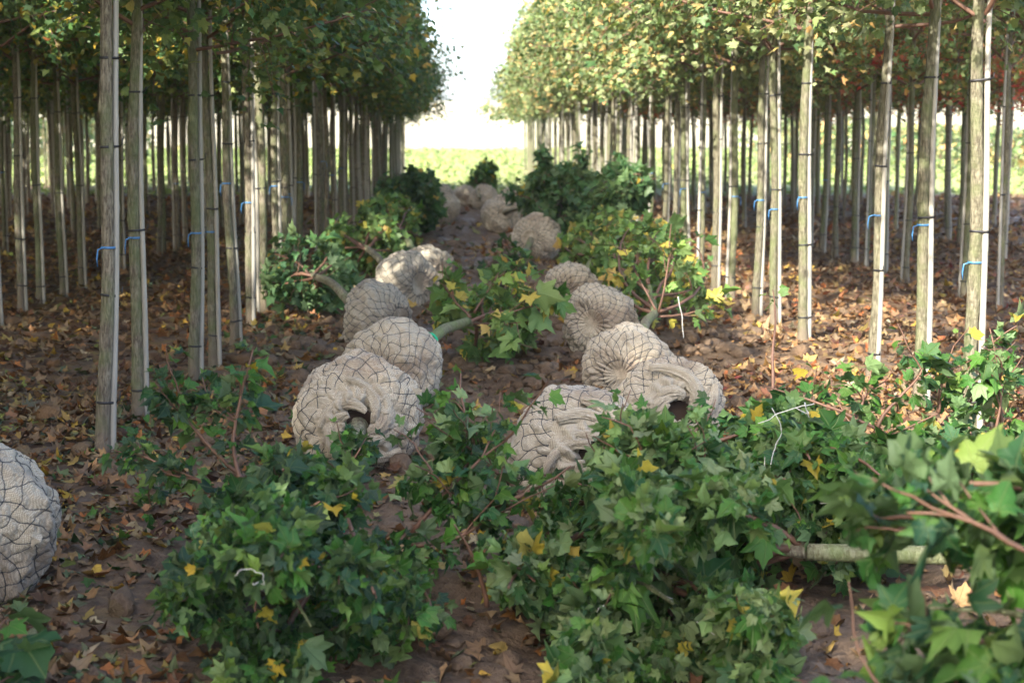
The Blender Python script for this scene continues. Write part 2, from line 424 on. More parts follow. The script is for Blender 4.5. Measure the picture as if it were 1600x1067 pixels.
gme = mesh('ground', np.stack([GX, GY, GZ], -1).reshape(-1, 3), [np.stack([a, a + 1, a + nj + 1, a + nj], -1)], M_GROUND)
kind(obj('ground', gme), 'structure')
def gz(x, y):
    x = np.asarray(x, float); y = np.asarray(y, float)
    f = np.clip((26 - np.abs(x)) / 4, 0, 1) * np.clip((52 - y) / 9, 0, 1) * np.clip(1.15 - y / 70, .25, 1)
    return ground_height(x, y) * f
# sunlit meadow all round, then a low straw-coloured rise
fx = np.linspace(-420, 420, 120); fy = np.linspace(-60, 420, 120); FX, FY = np.meshgrid(fx, fy)
FZ = -.03 + np.clip((FY - 70) / 60, 0, 1) ** 2 * .15 * np.abs(vnoise(np.stack([FX * .1, FY * .1, 0 * FX], -1)))
FZ = np.where((np.abs(FX) < 34) & (FY < 58), -.3, FZ)
ni, nj = FX.shape; ii, jj = np.meshgrid(np.arange(ni - 1), np.arange(nj - 1), indexing='ij'); a = (ii * nj + jj).ravel()
kind(obj('meadow', mesh('meadow', np.stack([FX, FY, FZ], -1).reshape(-1, 3), [np.stack([a, a + 1, a + nj + 1, a + nj], -1)], M_FIELD)), 'structure')
hx = np.linspace(-400, 400, 100); hy = np.linspace(150, 410, 50); HX, HY = np.meshgrid(hx, hy)
HZ = -.6 + 8.5 * np.sin(np.clip((HY - 150) / 260, 0, 1) * np.pi * .62) ** 1.5 + .5 * fbm(np.stack([HX * .02, HY * .02, 0 * HX], -1), 3)
HZ[0] = -1
ni, nj = HX.shape; ii, jj = np.meshgrid(np.arange(ni - 1), np.arange(nj - 1), indexing='ij'); a = (ii * nj + jj).ravel()
kind(obj('hill', mesh('hill', np.stack([HX, HY, HZ], -1).reshape(-1, 3), [np.stack([a, a + 1, a + nj + 1, a + nj], -1)], M_HILL)), 'structure')

# ------------------------------------------------------------------ standing trees
TRUNK_H = 4.7
def trunk_center(v, z):
    r = np.random.default_rng(100 + v); a = r.uniform(-1, 1, 6)
    z = np.asarray(z, float)
    dx = .010 * np.sin(z * 1.9 + a[0] * 3) + .006 * np.sin(z * 4.1 + a[1] * 3) + a[2] * .004 * z
    dy = .010 * np.sin(z * 1.7 + a[3] * 3) + .006 * np.sin(z * 4.7 + a[4] * 3)
    o = np.stack([dx, dy, z], -1); o0 = np.array([.010 * math.sin(a[0] * 3) + .006 * math.sin(a[1] * 3), .010 * math.sin(a[3] * 3) + .006 * math.sin(a[4] * 3), 0])
    return o - o0
def trunk_rad(z):
    z = np.asarray(z, float)
    return 0.0318 - .0027 * z + .010 * np.exp(-np.maximum(z, 0) / .07) - .012 * np.clip((z - 2.6) / 3, 0, 1)
NV = 6
TV = []
CANE_X = .0455
for v in range(NV):
    r = np.random.default_rng(200 + v)
    zs = np.concatenate([[-.06], np.linspace(0, 2.4, 70), np.linspace(2.4, TRUNK_H, 16)[1:]])
    c = trunk_center(v, zs); rad = trunk_rad(zs)
    n = 18; th = np.linspace(0, 2 * np.pi, n, endpoint=False)
    TH, ZZ = np.meshgrid(th, zs)
    nz = fbm(np.stack([np.cos(TH) * 1.5 + v * 9, np.sin(TH) * 1.5, ZZ * 5], -1), 3) * .0022
    kn = np.zeros_like(TH)
    for q in range(18):
        t0, z0 = r.uniform(0, 6.28), r.uniform(.2, 2.6)
        dth = np.angle(np.exp(1j * (TH - t0)))
        kn += .007 * np.exp(-(dth / .5) ** 2 - ((ZZ - z0) / .025) ** 2)
    rr = rad[:, None] + nz + kn
    V = np.stack([c[:, 0][:, None] + rr * np.cos(TH), c[:, 1][:, None] + rr * np.sin(TH), ZZ], -1).reshape(-1, 3)
    m = len(zs); i = np.arange(m - 1)[:, None] * n; j = np.arange(n)[None]; j2 = (j + 1) % n
    Q = np.stack([i + j, i + j2, i + n + j2, i + n + j], -1).reshape(-1, 4)
    tm = {k: mesh('trunk', V, [Q], mt) for k, mt in (('L', M_BARK_L), ('R', M_BARK_R))}
    # bamboo cane beside the trunk, with nodes
    b = MB(); zc = np.linspace(-.04, 2.5, 80); lx = r.uniform(-.008, .008)
    cr_ = .0158 - .0015 * zc + .0022 * np.exp(-((np.mod(zc + v * .07, .38) - .19) / .012) ** 2)
    canex = lambda z: CANE_X - .0045 * np.asarray(z, float) + .5 * (trunk_center(v, z)[..., 0] + trunk_center(v, 1.2)[0] * np.asarray(z) / 1.2)
    cx = canex(zc); b.tube(np.stack([cx, -.004 + 0 * zc + .003 * np.sin(zc * 2 + v), zc], -1), cr_, 10)
    cane = b.mesh('bamboo_cane', M_CANE)
    ties = []
    for k, z0 in enumerate((.20, .66, 1.0, 1.33, 1.78)):
        z0 = z0 + r.uniform(-.07, .07); cc = trunk_center(v, z0); tr_ = float(trunk_rad(z0)) + .003
        cxx = float(canex(z0)); crr = .0155
        A = np.linspace(np.pi / 2, 3 * np.pi / 2, 12); Bq = np.linspace(-np.pi / 2, np.pi / 2, 10)
        ring = np.concatenate([np.stack([cc[0] + tr_ * np.cos(A), cc[1] + tr_ * np.sin(A)], -1), np.stack([cxx + crr * np.cos(Bq), -.004 + crr * np.sin(Bq)], -1)])
        mcen = ring.mean(0); inn = mcen + (ring - mcen) * .95; N_ = len(ring); hh = .0055
        tilt = r.uniform(-.12, .12)
        zz = z0 + tilt * (ring[:, 0] - mcen[0])
        V4 = np.concatenate([np.column_stack([ring, zz - hh]), np.column_stack([ring, zz + hh]), np.column_stack([inn, zz + hh]), np.column_stack([inn, zz - hh])])
        jj = np.arange(N_); j2 = (jj + 1) % N_
        Q4 = np.concatenate([np.stack([a_ * N_ + jj, a_ * N_ + j2, b_ * N_ + j2, b_ * N_ + jj], -1) for a_, b_ in ((0, 1), (1, 2), (2, 3), (3, 0))])
        bt = MB(); bt.add(V4, Q4)
        ex = cxx + crr                                     # loose end of the strap
        bt.tube([(ex - .004, -.012, z0), (ex + .010, -.020, z0 + .012), (ex + .012, -.024, z0 + r.uniform(.02, .05))], .003, 5)
        ties.append(bt.mesh('tie', M_TIE))
    z0 = 1.02 + r.uniform(-.16, .14); cc = trunk_center(v, z0); tr_ = float(trunk_rad(z0)) + .004
    bt = MB(); A = np.linspace(0, 2 * np.pi, 20, endpoint=False)
    Vr = np.concatenate([np.column_stack([cc[0] + k_ * np.cos(A), cc[1] + k_ * np.sin(A), np.full(20, z0 + dz)]) for k_, dz in ((tr_, -.005), (tr_, .005), (tr_ - .004, .005), (tr_ - .004, -.005))])
    jj = np.arange(20); j2 = (jj + 1) % 20
    bt.add(Vr, np.concatenate([np.stack([a_ * 20 + jj, a_ * 20 + j2, b_ * 20 + j2, b_ * 20 + jj], -1) for a_, b_ in ((0, 1), (1, 2), (2, 3), (3, 0))]))
    fl = np.array([(cc[0] - tr_ * .75, cc[1] - tr_ * .8, z0), (cc[0] - tr_ - .016, cc[1] - .03, z0 - .008), (cc[0] - tr_ - .022, cc[1] - .034, z0 - .05), (cc[0] - tr_ - .018, cc[1] - .03, z0 - .085)])
    bt.tube(fl, [.003, .004, .004, .003], 5)
    ribbon = bt.mesh('ribbon', M_BLUE)
    TV.append(dict(trunk=tm, cane=cane, ties=ties, ribbon=ribbon))

def crown_variant(seed, pal, rmax=1.15, nl=24, per=24, split=0):
    """limbs and leaves of a standing crown between 2.05 m and 6.4 m"""
    r = np.random.default_rng(seed); b = MB(); pos, tip, nrm = [], [], []
    for l in range(nl):
        t = (l + r.uniform(0, .6)) / nl; z0 = 2.05 + 2.45 * t ** 1.35; az = l * 2.4 + r.uniform(-.5, .5)
        Lm = (rmax * (1.0 - .55 * t)) * (r.uniform(.8, 1.15) if r.uniform() < .82 else r.uniform(1.25, 1.5)); el = R(r.uniform(4, 32) + 30 * t)
        d = np.array([math.cos(az) * math.cos(el), math.sin(az) * math.cos(el), math.sin(el)])
        P = grow((0, 0, z0), d, Lm * 1.1, 6, .10, (0, 0, .15), r)
        b.tube(P, np.linspace(.013, .004, len(P)), 5, False)
        for k in range(8):
            u = .22 + .78 * (k + r.uniform(0, 1)) / 8; p, dd = along(P, min(u, .99))
            sd = unit(np.cross(dd, r.normal(0, 1, 3))) + dd * .7 + np.array([0, 0, r.uniform(-.35, .5)])
            Q = grow(p, sd, r.uniform(.25, .55), 4, .2, (0, 0, -.15 if r.uniform() < .75 else -1.1), r)
            b.tube(Q, np.linspace(.004, .0015, len(Q)), 3, False)
            for e in range(per if t > .0 else per):
                q, d2 = along(Q, r.uniform(.1, 1)); o = r.normal(0, .075, 3)
                pos.append(q + o); out = unit(np.array([q[0], q[1], .15])) 
                tip.append(out * .8 + r.normal(0, .55, 3) + np.array([0, 0, -.45])); nrm.append(np.array([0, 0, 1.0]) + out * .5 + r.normal(0, .55, 3))
    for e in range(260):                                    # leader top
        z = r.uniform(4.2, 5.4); a_ = r.uniform(0, 6.28); q = r.uniform(0, .42) * (5.8 - z) / 1.4
        pos.append(np.array([q * math.cos(a_), q * math.sin(a_), z])); tip.append(r.normal(0, 1, 3) + (0, 0, -.4)); nrm.append(r.normal(0, .6, 3) + (0, 0, 1))
    pos, tip, nrm = map(np.array, (pos, tip, nrm)); n = len(pos)
    return b.mesh('branches', M_TWIG), pos, tip, nrm, r.uniform(.038, .074, n), colors(pal, n, r)
CV = {}
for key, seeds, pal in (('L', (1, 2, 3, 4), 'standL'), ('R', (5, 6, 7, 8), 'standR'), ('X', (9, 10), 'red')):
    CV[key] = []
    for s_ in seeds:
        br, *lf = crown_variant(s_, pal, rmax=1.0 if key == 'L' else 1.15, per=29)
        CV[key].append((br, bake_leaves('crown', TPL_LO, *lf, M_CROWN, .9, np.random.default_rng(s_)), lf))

ORD = ['zeroth', 'first', 'second', 'third', 'fourth', 'fifth', 'sixth', 'seventh', 'eighth', 'ninth', 'tenth', 'eleventh', 'twelfth', 'thirteenth', 'fourteenth', 'fifteenth', 'sixteenth', 'seventeenth', 'eighteenth', 'nineteenth', 'twentieth']
TENS = {2: ('twenty', 'twentieth'), 3: ('thirty', 'thirtieth'), 4: ('forty', 'fortieth'), 5: ('fifty', 'fiftieth'), 6: ('sixty', 'sixtieth')}
def ordinal(n):
    if n <= 20: return ORD[n]
    a_, b_ = divmod(n, 10); return TENS[a_][1] if b_ == 0 else TENS[a_][0] + '-' + ORD[b_]

rows = []                     # (side, row index, X, list of Y)
def seq(y0, y1, step=.90, gap=.04):
    out, y = [], y0
    while y < y1:
        if random.random() > gap: out.append(y + random.uniform(-.12, .12))
        y += step
    return out
Lfix = [(-1.667, 8.02), (-1.665, 8.92), (-1.60, 10.38), (-1.615, 11.35), (-1.61, 12.4), (-1.62, 13.45), (-1.63, 14.5)]
Rfix = [(2.50, 8.28), (2.50, 9.22), (2.50, 10.3), (2.49, 12.35), (2.50, 13.55), (2.48, 14.3), (2.50, 15.7)]
left1 = Lfix + [(-1.62 + random.uniform(-.05, .05), y) for y in seq(15.5, 51)]
right1 = Rfix + [(2.50 + random.uniform(-.05, .05), y) for y in seq(16.7, 66)]
def inframe(x, y, m=60): return y > 3 and -m < 716 + x * FPX / y < 1600 + m
trees = []
for side, ri, lst in (('L', 1, left1), ('R', 1, right1)):
    for k, (x, y) in enumerate(lst): trees.append((side, ri, k + 1, x, y))
for ri, X in ((2, -3.66), (3, -5.7), (4, -7.75), (5, -9.8), (6, -11.85)):
    k = 0
    for y in seq(9.2 if ri == 2 else 9.6, 46 if ri == 2 else 52):
        x = X + random.uniform(-.08, .08)
        if inframe(x, y): k += 1; trees.append(('L', ri, k, x, y))
for ri, X in ((2, 4.62), (3, 6.72), (4, 8.85)):
    k = 0
    for y in seq(10, 56 if ri < 3 else 46, .92, .08):
        x = X + random.uniform(-.08, .08)
        if inframe(x, y): k += 1; trees.append(('R', ri, k, x, y))
trees.sort(key=lambda q: q[4] + .6 * abs(q[3]))
near, far = trees[:298], trees[298:]
def build_tree(side, ri, k, x, y, idx, shade=False):
    red = side == 'R' and ((ri >= 3 and random.random() < .45) or (ri == 2 and random.random() < .12))
    v = random.randrange(NV); T = TV[v]
    if shade: lab, grp = 'slender maple of the left rows standing beside and behind the camera', 'trees beside the camera'
    elif ri <= 2:
        sd = 'left' if side == 'L' else 'right'
        lab = f'slender maple with bamboo cane, {ordinal(k)} from the camera in the {"row nearest" if ri == 1 else "second row"} {sd} of the aisle'
        lab = f'slender maple tied to a cane, {ordinal(k)} from the camera in the {"" if ri == 1 else "second "}{sd} row'
        grp = f'standing trees in the {"first" if ri == 1 else "second"} {sd} row'
    else:
        sd = 'left' if side == 'L' else 'right'; grp = f'standing trees deep in the {sd} block'
        lab = f'{"red-leaved maple" if red else "slender maple"}, {ordinal(k)} visible from the camera in the {ordinal(ri)} {sd} row'
    o = thing('maple_tree', lab, 'tree', grp, (x, y, float(gz(x, y)) - .005))
    lean = {1372: 0}.get(idx, 0)
    o.rotation_euler = (random.gauss(0, .006), random.gauss(0, .006), random.gauss(0, .35) + (random.choice([0, 0, 0, 2.6, -2.6]) if y > 13.5 else 0))
    sc = random.uniform(.82, 1.1) if ri > 1 else random.uniform(.95, 1.08); hs = random.uniform(.96, 1.06)
    o.scale = (sc, sc, hs * (.9 if red else 1))
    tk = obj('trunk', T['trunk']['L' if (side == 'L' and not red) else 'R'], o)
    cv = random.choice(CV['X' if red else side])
    br = obj('branches', cv[0], o)
    cr = obj('crown', cv[1], o); a_ = random.uniform(0, 6.28); cr.rotation_euler.z = a_; br.rotation_euler.z = a_
    if not shade:
        obj('bamboo_cane', T['cane'], o)
        if y < 32:
            ks = [0, 2, 4] if random.random() < .6 else [0, 1, 3, 4]
            for q in ks: obj('tie', T['ties'][q], o)
        if y < 26 and (random.random() < (.6 if ri == 1 else .25) or (ri == 1 and k <= 4)): obj('ribbon', T['ribbon'], o)
    return o
for i, q in enumerate(near):
    o = build_tree(*q, i)
    side, ri, k, x, y = q
    if ri == 1 and k <= 4:
        cr = [c_ for c_ in o.children if c_.name.startswith('crown')][0]
        pos, tip, nrm, size, col = [c_ for c_ in CV[side] if c_[1] == cr.data][0][2]
        a_ = cr.rotation_euler.z + o.rotation_euler.z; wx = x + pos[:, 0] * math.cos(a_) - pos[:, 1] * math.sin(a_); wy = y + pos[:, 0] * math.sin(a_) + pos[:, 1] * math.cos(a_)
        py = 210 - (pos[:, 2] - H) * FPX / wy; see = (py > -10) & (np.abs(wx / wy * FPX + 716 - 800) < 810)
        od = np.argsort(-(see * 10 + (y + 1.2 - wy) + size * 5)); nn = min(80, int(see.sum())); A_, B_ = od[:nn], od[nn:]
        cr.data = bake_leaves('crown', TPL_LO, pos[B_], tip[B_], nrm[B_], size[B_], col[B_], M_CROWN, .9)
        leaf_objects('leaf', cr, 'g1', M_LEAFO, pos[A_], tip[A_], nrm[A_], size[A_], col[A_], 1.15)
    if (side, ri, k) == ('R', 1, 3): o.rotation_euler = (0, .028, -.9)
    if (side, ri) in (('L', 1), ('R', 1)) and k <= 3 and k != 3: o.rotation_euler = (0, .006 if side == 'R' else (.026 if k == 1 else .014), -.25 if side == 'R' else .35)
# the rest of the block: trees too far to pick apart, and those beside and behind the camera that shade the foreground
TPL_KITE = (np.array([(0, 0.), (.5, .45), (0, 1.), (-.5, .45)]), np.array([(0, 1, 2), (0, 2, 3)]))
def tree_mass(name, label, lst, nleaf, big, tpl, tall=False):
    bt = MB(); Lp = []
    for side, ri, k, x, y in lst:
        zs = np.linspace(-.05, 5.0, 6); bt.tube(np.stack([x + 0 * zs, y + 0 * zs, zs], -1), .036 - .004 * zs, 6, False)
        pos, tip, nrm, size, col = random.choice(CV['X' if (side == 'R' and ri >= 3 and random.random() < .7) else side])[2]
        sel = rng.choice(len(pos), nleaf, replace=False)
        hs = (1.38 if y < 5 else 1.12) if tall else 1.0  # unseen side trees stretched taller to shade the foreground
        Lp.append((pos[sel] * (1, 1, hs) + (x, y, 0), tip[sel], nrm[sel], size[sel] * big * hs ** .5, col[sel]))
    o = kind(thing(name, label, 'trees'), 'stuff')
    kind(obj('trunks', bt.mesh('trunks', M_BARK_L), o), 'stuff')
    kind(obj('leaves', bake_leaves('leaves', tpl, *[np.concatenate(z) for z in zip(*Lp)], M_CROWN), o), 'stuff')
if far: tree_mass('far_wood', 'dense mass of nursery maples at the far end of the rows', far, 800, 2.5, TPL_KITE)
side_trees = []
for X in (-3.66, -5.7, -7.75, -9.8, -11.85, -13.9):
    for y in seq(-10, min(45, -X * 4.6), 1.0, .0):
        if y > 8.8 and X > -4: continue
        if not inframe(X, y, 60): side_trees.append(('L', 2, 1, X + random.uniform(-.08, .08), y))
tree_mass('nursery_wood', 'rows of nursery maples carrying on to the left of the picture', side_trees, 1000, 2.5, TPL_KITE, True)

# hedges and bushes beyond the blocks
def hedge(name, label, p0, p1, hgt, wid, n, pal, size=(.15, .3)):
    r = rng; t = r.uniform(0, 1, n); p0 = np.array(p0, float); p1 = np.array(p1, float)
    base = p0 + (p1 - p0) * t[:, None]; L = np.linalg.norm(p1 - p0); sd = unit(np.array([-(p1 - p0)[1], (p1 - p0)[0], 0]))
    hh = hgt * (1 + .25 * fbm(np.stack([t * L * .4, 0 * t, 0 * t], -1), 3))
    a_ = r.uniform(0, np.pi, n); q = r.uniform(.5, 1, n) ** .5
    pos = base + sd * (np.cos(a_) * wid * q)[:, None]; pos[:, 2] = np.sin(a_) ** .6 * hh * q + .05
    nr = r.normal(0, .6, (n, 3)) + sd * np.cos(a_)[:, None] + (0, 0, .6)
    o = thing(name, label, 'hedge')
    kind(obj('foliage', bake_leaves('foliage', TPL_LO, pos, r.normal(0, 1, (n, 3)) + (0, 0, -.4), nr, r.uniform(*size, n), colors(pal, n), M_CROWN), o), 'stuff')
    b = MB()
    for k in range(int(L / 2)):
        p = p0 + (p1 - p0) * (k + .5) / int(L / 2); b.tube(grow(p, (0, 0, 1), hgt * .7, 4, .15), np.linspace(.05, .02, 5), 5)
    kind(obj('stems', b.mesh('stems', M_TWIG), o), 'stuff')
    return o
hedge('hedge', 'leafy green hedge far behind the left block of trees', (-34, 30, 0), (-17, 92, 0), 3.2, 1.3, 9000, 'standR', (.2, .38))
hedge('hedge', 'sunlit green hedge beyond the right block of trees', (30, 46, 0), (17, 100, 0), 2.2, 1.2, 7000, 'standR', (.2, .36))
# low crop plants on the sunlit meadow at the end of the aisle
n = 26000; X = rng.uniform(-26, 30, n); Y = 42.5 + 110 * rng.uniform(0, 1, n) ** 1.5
pos = np.stack([X, Y, rng.uniform(0, .45, n) * (.3 + .7 * np.clip((Y - 44) / 30, 0, 1)) * (.6 + .5 * vnoise(np.stack([X * .15, Y * .15, 0 * X], -1)))], -1)
pc = colors('fg_pale', n) * np.array([1.5, 1.3, .9]) * .6 + np.array([.17, .19, .08])
kind(thing('crop_plants', 'low green crop in the sunlit field past the end of the aisle', 'crop', me=bake_leaves('crop_plants', TPL_LO, pos, rng.normal(0, 1, (n, 3)) + (0, 0, .3), rng.normal(0, .5, (n, 3)) + (0, 0, 1), rng.uniform(.06, .14, n) * (.4 + Y / 60), pc, M_CROWN)), 'stuff')

# ------------------------------------------------------------------ balled trees lying in the aisle
def smooth01(x): x = np.clip(x, 0, 1); return x * x * (3 - 2 * x)
class Ball:
    """burlapped root ball: local +Z is the side the trunk leaves from"""
    def __init__(s, seed, Rr, h, hole):
        s.seed, s.R, s.h, s.hole = seed, Rr, h, hole
        r = np.random.default_rng(seed); s.N = int(r.integers(19, 24)); s.M = 13; s.o = r.uniform(0, 50, 3)
        s.tilt = r.uniform(-.12, .12, 2)
    def warp(s, th, u):
        P = np.stack([np.cos(th) * 1.1, np.sin(th) * 1.1, u * 3.2], -1) + s.o
        return .55 * vnoise(P * 1.3) + .35 * vnoise(P * 2.9 + 7), .55 * vnoise(P * 1.3 + 40) + .35 * vnoise(P * 2.9 + 60)
    def ab(s, th, u):
        w1, w2 = s.warp(th, u); k = s.N / 6.28318
        return th * k + u * s.M * .5 + w1, th * k - u * s.M * .5 + w2
    def surf(s, th, u, lift=0.0):
        """u 0 = bottom centre, 1 = top centre"""
        ph = (u - .5) * np.pi
        c, sn = np.cos(ph), np.sin(ph)
        r0 = s.R * np.maximum(c, 0) ** .62; z0 = s.h / 2 * np.sign(sn) * np.abs(sn) ** .82
        nr = np.maximum(c, 0) ** .8; nz = np.sign(sn) * np.abs(sn) ** 1.2; ln = np.sqrt(nr * nr + nz * nz) + 1e-6; nr, nz = nr / ln, nz / ln
        D = np.stack([np.cos(th) * np.maximum(c, 0) ** .62, np.sin(th) * np.maximum(c, 0) ** .62, sn], -1)
        A, B = s.ab(th, u)
        pil = np.sqrt(np.abs(np.sin(np.pi * A)) * np.abs(np.sin(np.pi * B)) + 1e-4)
        rr = r0 / s.R; face = smooth01((.92 - rr) / .5)
        d = .030 * fbm(D * 1.7 + s.o, 3) + (.0065 * pil - .004) * smooth01(rr / .25)
        cr = fbm(np.stack([D[..., 0] * 5, D[..., 1] * 5, D[..., 2] * 5], -1) + s.o, 3)
        d = d + .006 * cr - .006 * (1 - np.abs(vnoise(D * np.array([5, 5, 3]) + s.o + .35 * cr[..., None]))) ** 3 - .0035 * (1 - np.abs(vnoise(D * np.array([11, 11, 7]) + s.o + 9))) ** 3 + .003 * vnoise(D * 24 + s.o)
        pl = np.sin(th * s.N * 1.0 + 3.5 * vnoise(np.stack([np.cos(th) * 2, np.sin(th) * 2, u * 5], -1) + s.o) + 1.2 * np.sin(u * 9))
        d = d + face * .0045 * pl * smooth01(rr / .3) 
        if s.hole:
            top = smooth01((u - .70) / .12)
            z0 = z0 - top * .10 * smooth01((.34 - rr) / .12) + top * .02 * smooth01((rr - .3) / .1) * smooth01((.62 - rr) / .2)
        else:
            z0 = z0 - np.sign(sn) * .018 * smooth01((.34 - rr) / .2)
        d = d + lift
        return np.stack([(r0 + nr * d) * np.cos(th), (r0 + nr * d) * np.sin(th), z0 + nz * d], -1)
    def cloth(s, nu, nt):
        th = np.linspace(0, 2 * np.pi, nt, endpoint=False); u = np.linspace(.004, .996, nu)
        TH, U = np.meshgrid(th, u); V = s.surf(TH, U).reshape(-1, 3)
        i = np.arange(nu - 1)[:, None] * nt; j = np.arange(nt)[None]; j2 = (j + 1) % nt
        Q = np.stack([i + j, i + j2, i + nt + j2, i + nt + j], -1).reshape(-1, 4)
        # cloth coordinates in metres: planar on the faces, wrapped on the side
        P = V; rad = np.hypot(P[:, 0], P[:, 1]); uv = np.stack([P[:, 0] + P[:, 2] * .6, P[:, 1] + P[:, 2] * .8], -1)
        return mesh('root_ball', V, [Q, np.array([np.arange(nt)[::-1]]), np.array([np.arange(nt) + (nu - 1) * nt])], M_BURLAP, None, uv)
    def net(s, rad, seg, tw=.0):
        b = MB(); k = 6.28318 / s.N
        u1 = .83 if s.hole else .93
        u = np.linspace(.07, u1, seg)
        for fam in (0, 1):
            for q in range(s.N):
                th = (q - (1 if fam == 0 else -1) * u * s.M * .5) * k
                for _ in range(4): 
                    wv = s.warp(th, u)[fam]; th = (q - wv - (1 if fam == 0 else -1) * u * s.M * .5) * k
                b.tube(s.surf(th, u, rad * .7), rad, 4, False)
        for uu in ((.07, u1) if not s.hole else (.07,)):
            th = np.linspace(0, 6.28318, 50); b.tube(s.surf(th, uu + 0 * th, rad), rad * 1.2, 4, False)
        return b.mesh('wire_netting', M_WIRE)
def cloth_roll(P, w1, w2, seed, n=56):
    """a loosely gathered fold of cloth along P: a flattened bundle with lengthwise creases"""
    b = MB(); b.tube(P, 1.0, n, True); V = b.V[0]; m = len(P)
    Pc = np.repeat(P, n, 0); D = V[:m * n] - Pc; th = np.tile(np.linspace(0, 2 * np.pi, n, endpoint=False), m); s_ = np.repeat(np.linspace(0, 1, m), n)
    tw = th + 1.1 * s_
    N1 = np.stack([np.cos(tw) * 2.4, np.sin(tw) * 2.4, s_ * 2.2 + seed], -1)
    cre = 1.12 - .55 * (1 - np.abs(vnoise(N1 + 3))) ** 4 - .30 * (1 - np.abs(vnoise(N1 * 2.1 + 11))) ** 4 + .25 * vnoise(np.stack([np.cos(tw), np.sin(tw), s_ * 4 + seed], -1))
    taper = .25 + .75 * np.sin(np.pi * np.clip(s_ * .8 + .1, 0, 1))
    ell = w1 * w2 / np.sqrt((w2 * D[:, 2] * 0 + w2 * np.cos(th)) ** 2 + (w1 * np.sin(th)) ** 2)
    V[:m * n] = Pc + D * (ell * cre * taper)[:, None]
    uv = np.stack([V[:, 0] + V[:, 2] * .7, V[:, 1] + V[:, 2] * .5], -1); b.U = [uv]
    return V, b.Q[0], b.T[0], uv
def collar(ball, seed, spin):
    b = MB(); r = np.random.default_rng(seed); zt = ball.h / 2
    # gathered ring of cloth
    nt, nw = 180, 26; th = np.linspace(0, 2 * np.pi, nt, endpoint=False); wv = np.linspace(0, 1, nw); TH, W = np.meshgrid(th, wv)
    ri = .050 + .010 * np.sin(TH + spin) + .012 * vnoise(np.stack([np.cos(TH) * 2, np.sin(TH) * 2, 0 * TH + seed], -1))
    ro = .185 + .03 * vnoise(np.stack([np.cos(TH) * 1.6, np.sin(TH) * 1.6, 0 * TH + seed + 9], -1))
    RR = ri + (ro - ri) * W
    Z = zt - .02 + .055 * np.sin(np.pi * (W * .8 + .2)) - .05 * (1 - W) ** 3
    Z = Z + .016 * np.sin(TH * 13 + W * 4 + 2 * vnoise(np.stack([np.cos(TH) * 3, np.sin(TH) * 3, W * 2 + seed], -1))) * np.sin(np.pi * W) + .012 * fbm(np.stack([np.cos(TH) * 4, np.sin(TH) * 4, W * 3 + seed], -1), 3)
    Z = Z - .035 * smooth01((W - .75) / .25)
    V = np.stack([RR * np.cos(TH), RR * np.sin(TH), Z], -1).reshape(-1, 3)
    i = np.arange(nw - 1)[:, None] * nt; j = np.arange(nt)[None]; j2 = (j + 1) % nt
    b.add(V, np.stack([i + j, i + j2, i + nt + j2, i + nt + j], -1).reshape(-1, 4), None, None, np.stack([V[:, 0], V[:, 1]], -1))
    # twisted folds: cloth wound round the stem and swept outwards
    for k in range(7):
        a0 = k * .9 + r.uniform(-.25, .25); sw = r.uniform(1.1, 2.3); r1 = r.uniform(.16, .235); wd = r.uniform(.026, .044); u_ = np.linspace(0, 1, 60)
        a_ = a0 + sw * u_ + spin; q = .062 + (r1 - .062) * u_ ** 1.3
        P = np.stack([q * np.cos(a_), q * np.sin(a_), zt + .045 - .05 * u_ ** 1.5 + .012 * np.sin(u_ * 7 + k)], -1)
        V, Q, T, uv = cloth_roll(P, wd, wd * .55, seed + k * 1.7); b.add(V, Q, T, None, uv)
    return b.mesh('burlap_collar', M_BURLAP)

